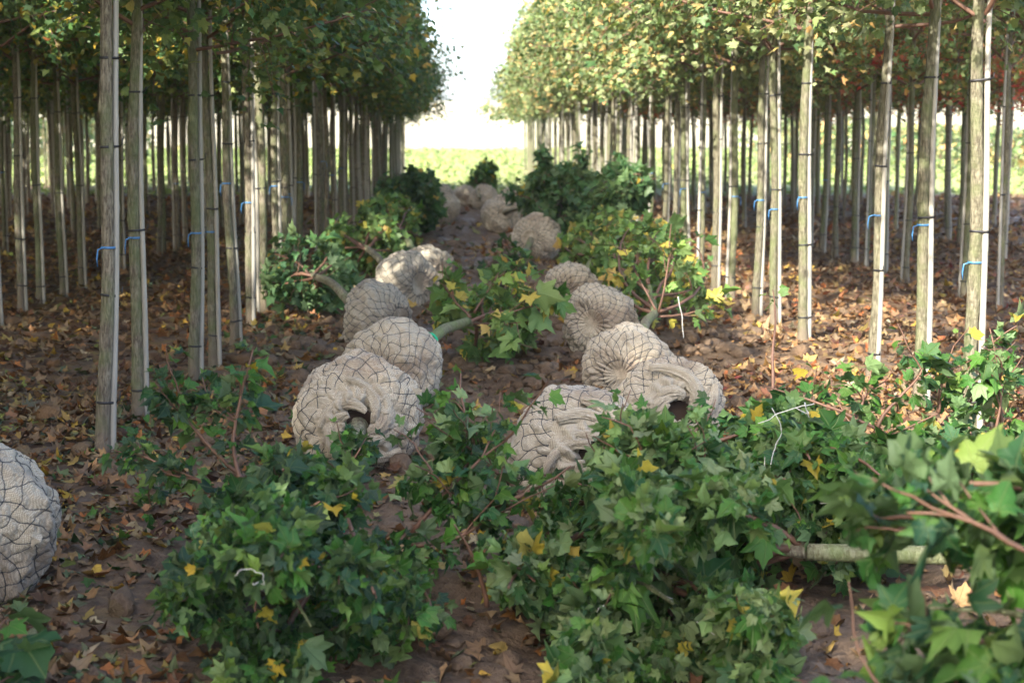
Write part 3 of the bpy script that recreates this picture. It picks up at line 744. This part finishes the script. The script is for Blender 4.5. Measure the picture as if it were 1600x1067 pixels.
BALLED = []
def balled_tree(label, ball_c, axis, trunk_pts, crown, seed, Rr=.31, h=.44, hole=False, res=1, leaves=(0, 0), spin=0., pal='fg', lsize=(.06, .095), group='balled trees laid along the aisle',
                ribbon=None, spread=1.0, shoots=(), nlimb=14, sink=0, twine=(), shoot_leaf=16, down=.35):
    """ball_c: centre; axis: direction of the ball's trunk side; trunk_pts: points of the stem; crown: (base, tip, radius)"""
    r = np.random.default_rng(seed)
    c = np.array(ball_c, float); ax = Vector(axis).normalized()
    root = thing('balled_maple_tree', label, 'tree', group, (c[0], c[1], 0))
    org = np.array([c[0], c[1], 0.])
    ball = Ball(seed, Rr, h, hole)
    nu, nt = {0: (60, 120), 1: (110, 220), 2: (190, 420)}[res]
    rb = obj('root_ball', ball.cloth(nu, nt), root)
    q = ax.to_track_quat('Z', 'Y') if abs(ax.z) < .99 else Vector((0, 0, 1)).rotation_difference(ax)
    rb.rotation_mode = 'QUATERNION'; rb.rotation_quaternion = q
    # rest on the ground: push the lowest part flat
    me = rb.data; n = len(me.vertices); co = np.empty(n * 3, np.float32); me.vertices.foreach_get('co', co); co = co.reshape(-1, 3)
    M3 = np.array(q.to_matrix()); W = co @ M3.T
    zc = float(np.percentile(W[:, 2], 1.2)); g = float(gz(c[0], c[1]))
    cz = g - zc - .055 - sink
    rb.location = (0, 0, cz)
    obj('wire_netting', ball.net(.0019 if res == 2 else .0022 if res == 1 else .0028, 120 if res == 2 else 60 if res else 40), rb)
    if hole:
        obj('burlap_collar', collar(ball, seed, spin), rb)
        sb = MB(); th = np.linspace(0, 6.28318, 28, endpoint=False); V = [(0, 0, h / 2 - .012)] + [(.12 * math.cos(t_), .12 * math.sin(t_), h / 2 - .03 + .006 * math.sin(5 * t_)) for t_ in th]
        sb.add(V, None, [(0, 1 + i, 1 + (i + 1) % 28) for i in range(28)]); obj('soil', sb.mesh('soil', M_SOIL), rb)
    for e in range(3 if res else 0):                         # stray pointed corners of cloth
        t_, u_ = r.uniform(0, 6.28), r.uniform(.62, .78); p = ball.surf(np.array([t_]), np.array([u_]))[0]; dn = unit(p)
        s1 = unit(np.cross(dn, r.normal(0, 1, 3))); s2 = np.cross(dn, s1); k = r.uniform(.025, .05)
        V = [p - dn * .01 + s1 * .03 + s2 * .012, p - dn * .01 - s1 * .03 + s2 * .008, p - dn * .01 - s2 * .02, p + dn * k + s1 * .01, p + dn * k * .6 - s1 * .012 + s2 * .01]
        eb = MB(); eb.add(V, None, [(0, 1, 4), (0, 4, 3), (1, 2, 4), (2, 0, 3), (2, 3, 4)], None, np.array([[v[0], v[1]] for v in V])); obj('burlap_corner', eb.mesh('burlap_corner', M_BURLAP, False), rb)
    # stem
    base = np.array([c[0], c[1], cz]) + np.array(ax) * (h / 2 - .08)
    cb, ct, cr = np.array(crown[0], float), np.array(crown[1], float), crown[2]
    K = [base] + [np.array(p, float) for p in trunk_pts] + [cb]
    ts = np.linspace(0, len(K) - 1, 8 * len(K)); P = np.array([K[min(int(t_), len(K) - 2)] * (1 - (t_ - min(int(t_), len(K) - 2))) + K[min(int(t_), len(K) - 2) + 1] * (t_ - min(int(t_), len(K) - 2)) for t_ in ts])
    for _ in range(6): P[1:-1] = (P[:-2] + 2 * P[1:-1] + P[2:]) / 4
    P = P + .006 * np.stack([vnoise(np.stack([ts * 1.3, 0 * ts + k_, 0 * ts + seed], -1)) for k_ in range(3)], -1)
    tb = MB(); tb.tube(P - org, np.linspace(.037, .028, len(P)) + .016 * np.exp(-np.arange(len(P)) / 2.5), 16); tk = obj('trunk', tb.mesh('trunk', M_BARK_F), root)
    if ribbon is not None:
        p, d = along(P, ribbon); b = MB(); s1 = unit(np.cross(d, (0, 0, 1))); s2 = np.cross(s1, d)
        a_ = np.linspace(0, 6.28318, 16); ring = p - org + .043 * (np.cos(a_)[:, None] * s1 + np.sin(a_)[:, None] * s2); b.tube(ring, .009, 6, False)
        e0 = p - org - s1 * .04 + s2 * .01; b.tube([e0, e0 + (-.012, -.012, -.03), e0 + (-.015, -.016, -.09), e0 + (-.006, -.01, -.13)], .006, 5)
        obj('ribbon', b.mesh('ribbon', M_GREEN), tk)
    # crown: limbs run along the tied crown
    axd = unit(ct - cb); Lc = np.linalg.norm(ct - cb); bm = MB(); twigs = []
    def squash(P1):
        t_ = (P1 - cb) @ axd / Lc; t2 = np.where(t_ > .8, .8 + .28 * np.tanh((t_ - .8) / .28), np.where(t_ < .1, .1 + .2 * np.tanh((t_ - .1) / .2), t_))
        off = P1 - cb - (t_ * Lc)[:, None] * axd; rr = np.linalg.norm(off, axis=1) + 1e-6
        Rm = cr * (.35 + .65 * np.sin(np.pi * np.clip(t2 * .75 + .16, 0, 1)) ** .8)
        Q1 = cb + (t2 * Lc)[:, None] * axd + off * (Rm * np.tanh(rr / Rm) / rr)[:, None]
        Q1[:, 2] = np.maximum(Q1[:, 2], .03); return Q1
    lead = np.array([cb + (ct - cb) * t_ * .85 + r.normal(0, .03, 3) * t_ for t_ in np.linspace(0, 1, 9)]); lb = MB(); lb.tube(lead - org, np.linspace(.028, .0025, 9), 10); obj('leader', lb.mesh('leader', M_BARK_F), root)
    for l in range(nlimb):
        t0 = r.uniform(-.12, .6) if l else 0.; p, _ = along(lead, max(t0, 0)); sd = unit(np.cross(axd, r.normal(0, 1, 3)))
        ll = Lc * r.uniform(.45, .95) * (1 - .35 * max(t0, 0))
        tgt = sd * cr * r.uniform(.7, 1.05) * spread
        P1 = grow(p, unit(axd * .55 * ll + tgt * 1.35), ll, 8, .10, tuple(axd * .5 - sd * .55 * spread), r)
        P1 = squash(P1); bm.tube(P1 - org, np.linspace(.013, .004, len(P1)), 6); twigs.append((P1, .18))
        for k in range(5):
            p2, d2 = along(P1, r.uniform(.2, .95)); Q = grow(p2, d2 + sd * r.uniform(-.2, .8) + r.normal(0, .6, 3), r.uniform(.15, .4), 5, .2, (0, 0, -.2), r)
            Q = squash(Q); bm.tube(Q - org, np.linspace(.005, .002, len(Q)), 4, False); twigs.append((Q, .05))
    for (p, d, L_, *ex) in shoots:                               # unruly shoots sticking out
        P1 = grow(p, d, L_, 10, .09, (0, 0, .1), r); bm.tube(P1 - org, np.linspace(.009, .0025, len(P1)), 6); twigs.append((P1, -1, *ex))
        for k in range(0 if ex else 4):
            p2, d2 = along(P1, r.uniform(.3, .9)); Q = grow(p2, d2 + r.normal(0, .6, 3), r.uniform(.1, .28), 5, .2, (0, 0, .1), r)
            bm.tube(Q - org, np.linspace(.004, .0018, len(Q)), 4, False); twigs.append((Q, -2))
    cw = obj('crown', bm.mesh('crown', M_TWIG), root)
    nobj, ntot = leaves; pos, tip, nrm = [], [], []
    body = [t_ for t_ in twigs if t_[1] > 0]; sh = [t_ for t_ in twigs if t_[1] < 0]
    for P1, f, *ex in sh:
        for e in range(ex[1] if ex else shoot_leaf if f == -1 else shoot_leaf // 2):
            p, d = along(P1, r.uniform(ex[0] if ex else .15, 1.0)); sd = unit(np.cross(d, r.normal(0, 1, 3)))
            pos.append(p + sd * .03); tip.append(sd + d * .6 + np.array([0, 0, -down])); nrm.append(np.array([0, -.25, 1.0]) + r.normal(0, .55, 3))
    while len(pos) < ntot:
        P1, f = body[r.integers(len(body))]; p, d = along(P1, r.uniform(f, 1.0)); sd = unit(np.cross(d, r.normal(0, 1, 3)))
        t_ = np.dot(p - cb, axd); off = p - (cb + axd * t_)
        pp = p + sd * r.uniform(.01, .07)
        pos.append(pp); out = unit(off + np.array([0, 0, .03]))
        tip.append(sd * .7 + out * .5 + axd * .15 + r.normal(0, .35, 3) + np.array([0, 0, -down - .2])); nrm.append(out * .7 + np.array([0, -.1, .6]) + r.normal(0, .75, 3))
    if ntot:
        pos, tip, nrm = map(np.array, (pos, tip, nrm)); n = len(pos)
        gzv = gz(pos[:, 0], pos[:, 1]); pos[:, 2] = np.maximum(pos[:, 2], gzv + r.uniform(.02, .10, n))
        size = r.uniform(*lsize, n) * np.exp(r.normal(-.16, .26, n)); col = colors(pal, n, r)
        sc_ = (pos - (cb + np.clip(((pos - cb) @ axd), 0, Lc)[:, None] * axd)) @ unit(np.array([-c[0] * .05, -.75, .65])) + r.uniform(0, .12, n) - (np.abs((pos[:, 0] / pos[:, 1]) * FPX + 716 - 800) > 850) * 5
        o_ = np.argsort(-sc_); a_, b_ = o_[:nobj], o_[nobj:]
        leaf_objects('leaf', cw, f'g{seed % 3}', M_LEAFO, pos[a_] - org, tip[a_], nrm[a_], size[a_], col[a_], 1.5)
        if len(b_): kind(obj('foliage', bake_leaves('foliage', TPL_HI if res == 2 else TPL_LO, pos[b_] - org, tip[b_], nrm[b_], size[b_], col[b_], M_LEAF, 1.5, r), cw), 'stuff')
    for line in twine:                                      # loose white twine lying on the crown
        q = []
        for (u_, v_) in line:
            pu = pos[:, 0] / pos[:, 1] * FPX + 716; pv = 210 + (H - pos[:, 2]) / pos[:, 1] * FPX
            ne = np.hypot(pu - u_, pv - v_) < 40; q.append(np.percentile(pos[ne, 1], 4) if ne.any() else pos[:, 1].min() + .3)
        dd = min(q) - .01; W_ = np.array([at(u_, v_, dd + .02 * math.sin(3 * i)) for i, (u_, v_) in enumerate(line)])
        f_ = np.linspace(0, len(W_) - 1, 6 * len(W_)); W_ = np.stack([np.interp(f_, np.arange(len(W_)), W_[:, k]) for k in range(3)], -1)
        for _ in range(3): W_[1:-1] = (W_[:-2] + 2 * W_[1:-1] + W_[2:]) / 4
        b = MB(); W_ = W_ + .006 * np.stack([vnoise(np.stack([f_ * 2.1, 0 * f_ + k, 0 * f_ + seed], -1)) for k in range(3)], -1); b.tube(W_ - org, .0016 * dd / 6, 5); obj('twine', b.mesh('twine', M_TWINE), cw)
    BALLED.append(root)
    return root

G = lambda x, y, d: tuple(at(x, y, d))
# nearest ball left of the lane, opening towards the camera; its crown fills the left foreground
c = at(557, 655, 7.65)
balled_tree('tree with open-collared burlap ball nearest on the left of the lane, crown towards camera', c, (.06, -1, .05),
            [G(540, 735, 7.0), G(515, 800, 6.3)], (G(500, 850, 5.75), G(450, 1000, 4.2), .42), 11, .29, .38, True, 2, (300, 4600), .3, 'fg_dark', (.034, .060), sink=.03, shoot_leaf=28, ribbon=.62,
            shoots=[(G(420, 790, 5.7), (-.55, .25, .55), .62), (G(400, 800, 5.6), (-.8, .2, .35), .5), (G(380, 780, 5.6), (-.35, .3, .8), .5), (G(610, 860, 5.4), (.75, .2, .4), .5), (G(640, 840, 5.3), (.6, .1, .7), .45), (G(535, 760, 6.6), (.1, .1, 1), .16), (G(350, 880, 5.0), (.15, -.3, -.5), .4, .7, 3), (G(590, 870, 4.9), (-.3, -.3, -.6), .35, .7, 3), (G(640, 860, 5.2), (.9, .3, .25), .5)], twine=[[(355, 905), (385, 893), (402, 905), (405, 922), (388, 918)]])
c = at(905, 700, 6.85)
balled_tree('tree whose burlap ball is nearest on the right of the lane, leafy crown towards camera', c, (.22, -1, .12),
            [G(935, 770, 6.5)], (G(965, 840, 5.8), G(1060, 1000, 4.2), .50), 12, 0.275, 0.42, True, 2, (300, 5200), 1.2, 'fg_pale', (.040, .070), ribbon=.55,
            shoots=[(G(800, 800, 5.6), (-.45, .2, .75), .5), (G(850, 800, 5.5), (-.5, .2, .3), .4), (G(985, 800, 5.4), (.1, 0, 1), .26), (G(1030, 800, 5.3), (.3, .1, .8), .24), (G(1080, 810, 5.2), (.4, 0, .7), .22), (G(1060, 810, 5.1), (-.2, 0, .8), .20), (G(1010, 810, 5.2), (0, -.1, 1), .22), (G(760, 960, 5.0), (.0, -.1, 1), .3, .6, 4), (G(760, 800, 5.3), (.8, -.3, .3), .3, .5, 4), (G(760, 850, 5.3), (-.7, .1, .6), .3)], twine=[[(1022, 935), (1060, 950)], [(1096, 985), (1128, 1010)], [(935, 968), (950, 960)]])
c = at(1047, 620, 8.05)
balled_tree('tree with cream burlap ball second from camera on the right, open collar facing camera', c, (.12, -1, .22),
            [G(1080, 655, 8.2)], (G(1170, 745, 7.0), G(1330, 820, 5.4), .35), 13, 0.262, 0.4, True, 2, (300, 4200), 2.0, 'fg', (.040, .068),
            shoots=[(G(1330, 715, 6.3), (.1, .2, 1), .34), (G(1100, 700, 6.6), (.9, 0, .25), .8, .5, 5), (G(1180, 720, 6.2), (.95, -.1, .28), .7, .4, 6), (G(1440, 700, 6.2), (-.9, -.1, .3), .6, .4, 5), (G(1209, 650, 6.9), (.0, 0, 1), .58, .86, 5), (G(1480, 650, 6.4), (.1, 0, 1), .2), (G(1260, 720, 6.5), (.2, .2, .8), .2), (G(1120, 745, 6.9), (-.3, 0, .6), .25), (G(1380, 680, 6.3), (.3, 0, .9), .35)], twine=[[(1190, 665), (1225, 652), (1262, 638), (1280, 632)], [(1250, 640), (1278, 655), (1262, 630), (1272, 655)], [(1212, 640), (1235, 683), (1214, 712), (1207, 768)], [(1202, 718), (1200, 768)], [(1290, 785), (1310, 797), (1330, 806)], [(1292, 795), (1318, 793)]])
c = at(614, 572, 9.45)
balled_tree('netted burlap ball just behind the open-collared left ball, sparse crown across the lane', c, (.50, 1, .12),
            [G(690, 515, 10.2)], (G(730, 503, 10.6), G(790, 512, 12.0), .29), 14, 0.275, 0.42, False, 2, (300, 620), 0, 'mid', (.065, .105), ribbon=.33, spread=1.5, nlimb=8,
            shoots=[(G(740, 488, 10.8), (.3, .1, .5), .3), (G(745, 500, 10.7), (.9, .1, .12), .55), (G(740, 505, 10.6), (.7, -.5, .0), .4), (G(735, 495, 10.7), (-.4, .4, .4), .4), (G(760, 500, 11), (.6, .3, .45), .45)], shoot_leaf=10)
c = at(984, 563, 9.5)
balled_tree('netted burlap ball third from camera on the right, bare forked branches behind it', c, (.40, 1, .10),
            [G(1010, 505, 10.6)], (G(1025, 490, 11.2), G(1010, 410, 14.0), .48), 15, 0.25, 0.4, False, 2, (260, 620), 0, 'mid', (.06, .095), ribbon=.35, spread=1.2, nlimb=11,
            shoots=[(G(1030, 490, 11.2), (.1, .1, 1), .6), (G(1030, 490, 11.2), (-.4, .1, .6), .55), (G(1030, 495, 11.2), (.8, 0, .1), .5)], shoot_leaf=7, twine=[[(1062, 462), (1069, 495), (1072, 530)]])
c = at(936, 515, 11.5)
balled_tree('burlap ball fourth from camera on the right, ring of gathered netting on its face', c, (.42, 1, -.10),
            [G(960, 460, 12.3)], (G(975, 425, 13.2), G(1000, 385, 15.4), .46), 16, 0.25, 0.38, False, 2, (200, 850), 0, 'mid', (.06, .095), spread=1.1)
c = at(893, 467, 13.6)
balled_tree('burlap ball fifth from camera on the right, half behind the fourth', c, (.45, 1, -.05),
            [G(915, 425, 13.8)], (G(930, 400, 14.8), G(950, 360, 17.2), .42), 17, 0.245, 0.38, False, 1, (200, 850), 0, 'mid', (.06, .095))
c = at(588, 482, 12.4)
balled_tree('netted burlap ball third from camera on the left, dark crown lying among the left trunks', c, (-.85, .5, .05),
            [G(520, 440, 13.0)], (G(495, 430, 13.3), G(470, 425, 15.2), .44), 18, 0.275, 0.4, False, 1, (200, 700), 0, 'dark', (.07, .11), nlimb=12)
c = at(632, 432, 14.7)
balled_tree('burlap ball fourth from camera on the left, top showing behind the third', c, (-.75, .7, .05),
            [G(590, 400, 15.2)], (G(575, 388, 15.5), G(560, 365, 17.6), .44), 19, 0.275, 0.4, False, 1, (200, 1000), 0, 'mid', (.06, .095))
c = at(667, 405, 16.5)
balled_tree('burlap ball fifth from camera on the left, smallest showing of its cluster', c, (-.7, .8, .05),
            [G(640, 375, 16.9)], (G(625, 365, 17.3), G(600, 345, 19.5), .40), 20, 0.27, 0.4, False, 1, (160, 950), 0, 'mid', (.06, .095))
# left edge ball in the sun
c = at(-58, 818, 5.65)
balled_tree('large sunlit burlap ball cut by the left edge of the picture', c, (-.12, -1, .05),
            [G(-60, 900, 5.2)], (G(-420, 900, 4.8), G(-900, 900, 4.2), .35), 21, 0.285, 0.42, True, 2, (0, 300), .6, 'fg_dark')
# far balls
g0 = 'balled trees laid along the aisle'
c = at(838, 378, 20.6)
balled_tree('burlap ball below the big dark crown on the right, stem stub with green ribbon', c, (-.5, -1, .1), [G(822, 392, 20.1)], (G(810, 398, 19.7), G(770, 415, 18.0), .30), 22, .29, .42, False, 1, (0, 120), 0, 'fg_dark', (.07, .10), ribbon=.7)
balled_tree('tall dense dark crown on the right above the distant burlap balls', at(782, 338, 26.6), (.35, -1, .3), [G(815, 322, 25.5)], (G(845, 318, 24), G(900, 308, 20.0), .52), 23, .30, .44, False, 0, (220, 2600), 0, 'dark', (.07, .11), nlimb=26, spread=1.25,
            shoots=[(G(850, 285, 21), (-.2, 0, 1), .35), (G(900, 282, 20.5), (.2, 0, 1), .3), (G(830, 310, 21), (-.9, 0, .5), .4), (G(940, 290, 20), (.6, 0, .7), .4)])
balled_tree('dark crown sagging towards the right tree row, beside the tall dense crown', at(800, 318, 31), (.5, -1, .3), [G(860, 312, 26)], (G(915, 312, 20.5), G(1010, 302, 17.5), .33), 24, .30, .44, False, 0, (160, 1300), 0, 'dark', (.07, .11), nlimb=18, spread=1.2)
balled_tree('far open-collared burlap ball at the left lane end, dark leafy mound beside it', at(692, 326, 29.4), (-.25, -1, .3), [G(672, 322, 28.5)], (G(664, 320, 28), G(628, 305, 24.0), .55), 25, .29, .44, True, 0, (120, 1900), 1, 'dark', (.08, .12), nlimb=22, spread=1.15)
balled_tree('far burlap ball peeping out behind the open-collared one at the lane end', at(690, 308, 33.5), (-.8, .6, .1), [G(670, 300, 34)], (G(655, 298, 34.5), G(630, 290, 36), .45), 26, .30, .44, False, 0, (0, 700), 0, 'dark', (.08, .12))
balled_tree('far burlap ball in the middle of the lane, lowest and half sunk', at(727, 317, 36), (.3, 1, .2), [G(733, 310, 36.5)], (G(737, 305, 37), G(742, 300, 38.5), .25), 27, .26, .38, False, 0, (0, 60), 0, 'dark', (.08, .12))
balled_tree('far ball under a small round bright green crown at the lane end', at(757, 313, 35), (-.5, -.6, .3), [G(748, 308, 34.6), G(745, 296, 34.8)], (G(752, 294, 35.1), G(764, 265, 35.6), .30), 28, .29, .42, False, 0, (60, 650), 0, 'fg', (.08, .12), nlimb=16, spread=1.0)
# trees whose balls lie outside the frame on the right, and at the lower left
balled_tree('felled tree with a mossy stem lying across the right foreground', (2.75, 5.25, .3), (-1, .05, 0), [(2.0, 5.35, .16)], ((1.12, 5.42, .17), (.25, 5.9, .22), .34), 31, .31, .44, False, 1, (200, 1800), 0, 'fg', (.045, .075))
balled_tree('pale leafy crown at the right edge in front of the right tree row', (3.6, 6.6, .3), (-1, 0, 0), [(2.9, 6.65, .2)], ((2.45, 6.3, .18), (1.35, 6.1, .17), .36), 32, .31, .44, False, 1, (300, 4200), 0, 'fg_pale', (.042, .072),
            shoots=[(G(1590, 720, 6.5), (-.05, 0, 1), .5), (G(1565, 740, 6.4), (.1, 0, 1), .38), (G(1470, 700, 6.6), (.3, 0, .6), .35)])
balled_tree('out-of-focus crown with large leaves closest to the camera at the lower right', (3.0, 2.6, .3), (-1, .2, 0), [(2.2, 2.85, .45)], ((1.75, 3.0, .52), (.84, 3.45, .56), .34), 33, .31, .44, False, 1, (300, 1500), 0, 'fg_near', (.06, .10), nlimb=14, spread=1.2,
            shoots=[((1.2, 3.1, .65), (-.8, .1, .35), .4), ((1.15, 3.1, .5), (-.9, 0, -.1), .4)], shoot_leaf=9)
balled_tree('dark leafy crown tip entering at the lower left corner', (-2.9, 3.6, .3), (1, .1, 0), [(-2.2, 3.8, .2)], ((-1.7, 4.0, .2), (-1.16, 4.25, .2), .24), 34, .31, .44, False, 1, (120, 260), 0, 'fg_dark', (.06, .09), nlimb=8)

# ------------------------------------------------------------------ litter
def lane_w(x): return np.clip((np.abs(x - .45) - .9) / 1.0, 0, 1)
def litter(n, d0, d1, keep_lane, size):
    d = np.sqrt(rng.uniform(d0 * d0, d1 * d1, n)); x = (rng.uniform(-40, 1640, n) - 716) / FPX * d
    dens = keep_lane + (1 - keep_lane) * lane_w(x); pt = .5 + .5 * vnoise(np.stack([x * .9, d * .9, 0 * x], -1))
    k = rng.uniform(0, 1, n) < dens * (.25 + .75 * pt); x, d = x[k], d[k]; m = len(x)
    pos = np.stack([x, d, gz(x, d) + rng.uniform(.004, .03, m)], -1)
    tip = np.stack([rng.normal(0, 1, m), rng.normal(0, 1, m), rng.normal(0, .22, m)], -1)
    nrm = np.stack([rng.normal(0, .32, m), rng.normal(0, .32, m), np.where(rng.uniform(0, 1, m) < .5, 1., -1.)], -1)
    col = np.where((x > 1.5)[:, None], colors('litterR', m), colors('litter', m) * np.array([1.0, .95, .8]))
    gr = (rng.uniform(0, 1, m) < .22) & (np.abs(x + .8) < 1.0); col[gr] = colors('fg_pale', gr.sum())
    return pos, tip, nrm, rng.uniform(*size, m), col
A = [litter(19000, 4.3, 11, .5, (.028, .068)), litter(27000, 11, 24, .42, (.045, .085)), litter(12000, 24, 42, .2, (.09, .15))]
near_l = A[0]
# the 300 that show largest lie nearest: objects of their own
score = near_l[3] / near_l[0][:, 1]; vis = (near_l[0][:, 1] > 4.9) & (np.abs(716 + near_l[0][:, 0] / near_l[0][:, 1] * FPX - 800) < 800)
o_ = np.argsort(-(score + vis * 10)); pick, rest_ = o_[:300], o_[300:]
def colour_word(c):
    r_, g_, b_ = c
    if g_ > r_ * 1.05: return 'green'
    if g_ > r_ * .62 and r_ > .3 and b_ < .12: return 'yellow'
    if r_ > .24 and g_ < r_ * .6: return 'orange-brown'
    if b_ > .15: return 'pale tan'
    return 'dark brown'
objs = leaf_objects('fallen_leaf', None, 'dry', M_DRYO, *[a_[pick] for a_ in near_l], 1.4)
for o, i in zip(objs, pick):
    x, y = near_l[0][i][:2]
    u_ = 716 + x / y * FPX; where = ('under the left trees' if u_ < 200 else 'left of the open-collared ball') if y > 7 and x < -.6 else 'near the ball at the left edge' if u_ < 210 else 'beside the left foreground crown' if u_ < 480 else 'on the lane between the foreground crowns' if u_ < 800 and y < 7 else 'on the muddy lane between the balls' if x < 1.1 and y > 7 else 'by the mossy stem' if y < 7 else 'on the soil below the right tree row'
    cw = ('small ' if near_l[3][i] < .060 else 'large ') + colour_word(near_l[4][i]); o['label'] = f'{cw} fallen maple leaf {where}'; o['category'] = 'leaf'; o['group'] = f'{cw} fallen leaves {where}'
B = [np.concatenate([near_l[k][rest_], A[1][k], A[2][k]]) for k in range(5)]
kind(thing('leaf_litter', 'brown and orange fallen maple leaves covering the ground', 'leaves', me=bake_leaves('leaf_litter', TPL_LO, *B, M_DRY, 1.4)), 'stuff')
# clods of earth
def clods(n):
    import bmesh
    bm = bmesh.new(); bmesh.ops.create_icosphere(bm, subdivisions=2, radius=1); V0 = np.array([v.co[:] for v in bm.verts]); F0 = np.array([[v.index for v in f.verts] for f in bm.faces]); bm.free()
    d = np.sqrt(rng.uniform(4.3 ** 2, 17 ** 2, n)); x = rng.normal(.35, .95, n); x = np.where(rng.uniform(0, 1, n) < .25, (rng.uniform(0, 1600, n) - 716) / FPX * d, x)
    s = .008 + .065 * rng.uniform(0, 1, n) ** 3.2
    Vs = []
    for i in range(n):
        V = V0 * (1 + .35 * fbm(V0 * 1.6 + rng.uniform(0, 90, 3), 2))[:, None] * s[i] * rng.uniform(.7, 1.3, 3); V[:, 2] *= .7
        Vs.append(V + (x[i], d[i], float(gz(x[i], d[i])) + s[i] * .25))
    F = (F0[None] + (np.arange(n) * len(V0))[:, None, None]).reshape(-1, 3)
    return mesh('earth_clods', np.concatenate(Vs), [F], M_GROUND)
kind(thing('earth_clods', 'small clods of damp brown earth strewn over the lane', 'soil', me=clods(3200)), 'stuff')

# ------------------------------------------------------------------ haze
t = NT('haze_air'); pv = t.n('VolumePrincipled', Color=(.96, .97, 1.0), Density=.0007, Anisotropy=.2)
t.t.links.new(pv.outputs[0], t.out.inputs['Volume'])
V, Q = box((-440, -80, -2.2), (440, 440, 9.0))
hz = thing('haze', 'pale autumn haze over the nursery', 'haze', me=mesh('haze', V, [np.array(Q)], t.m, smooth=False)); kind(hz, 'stuff')
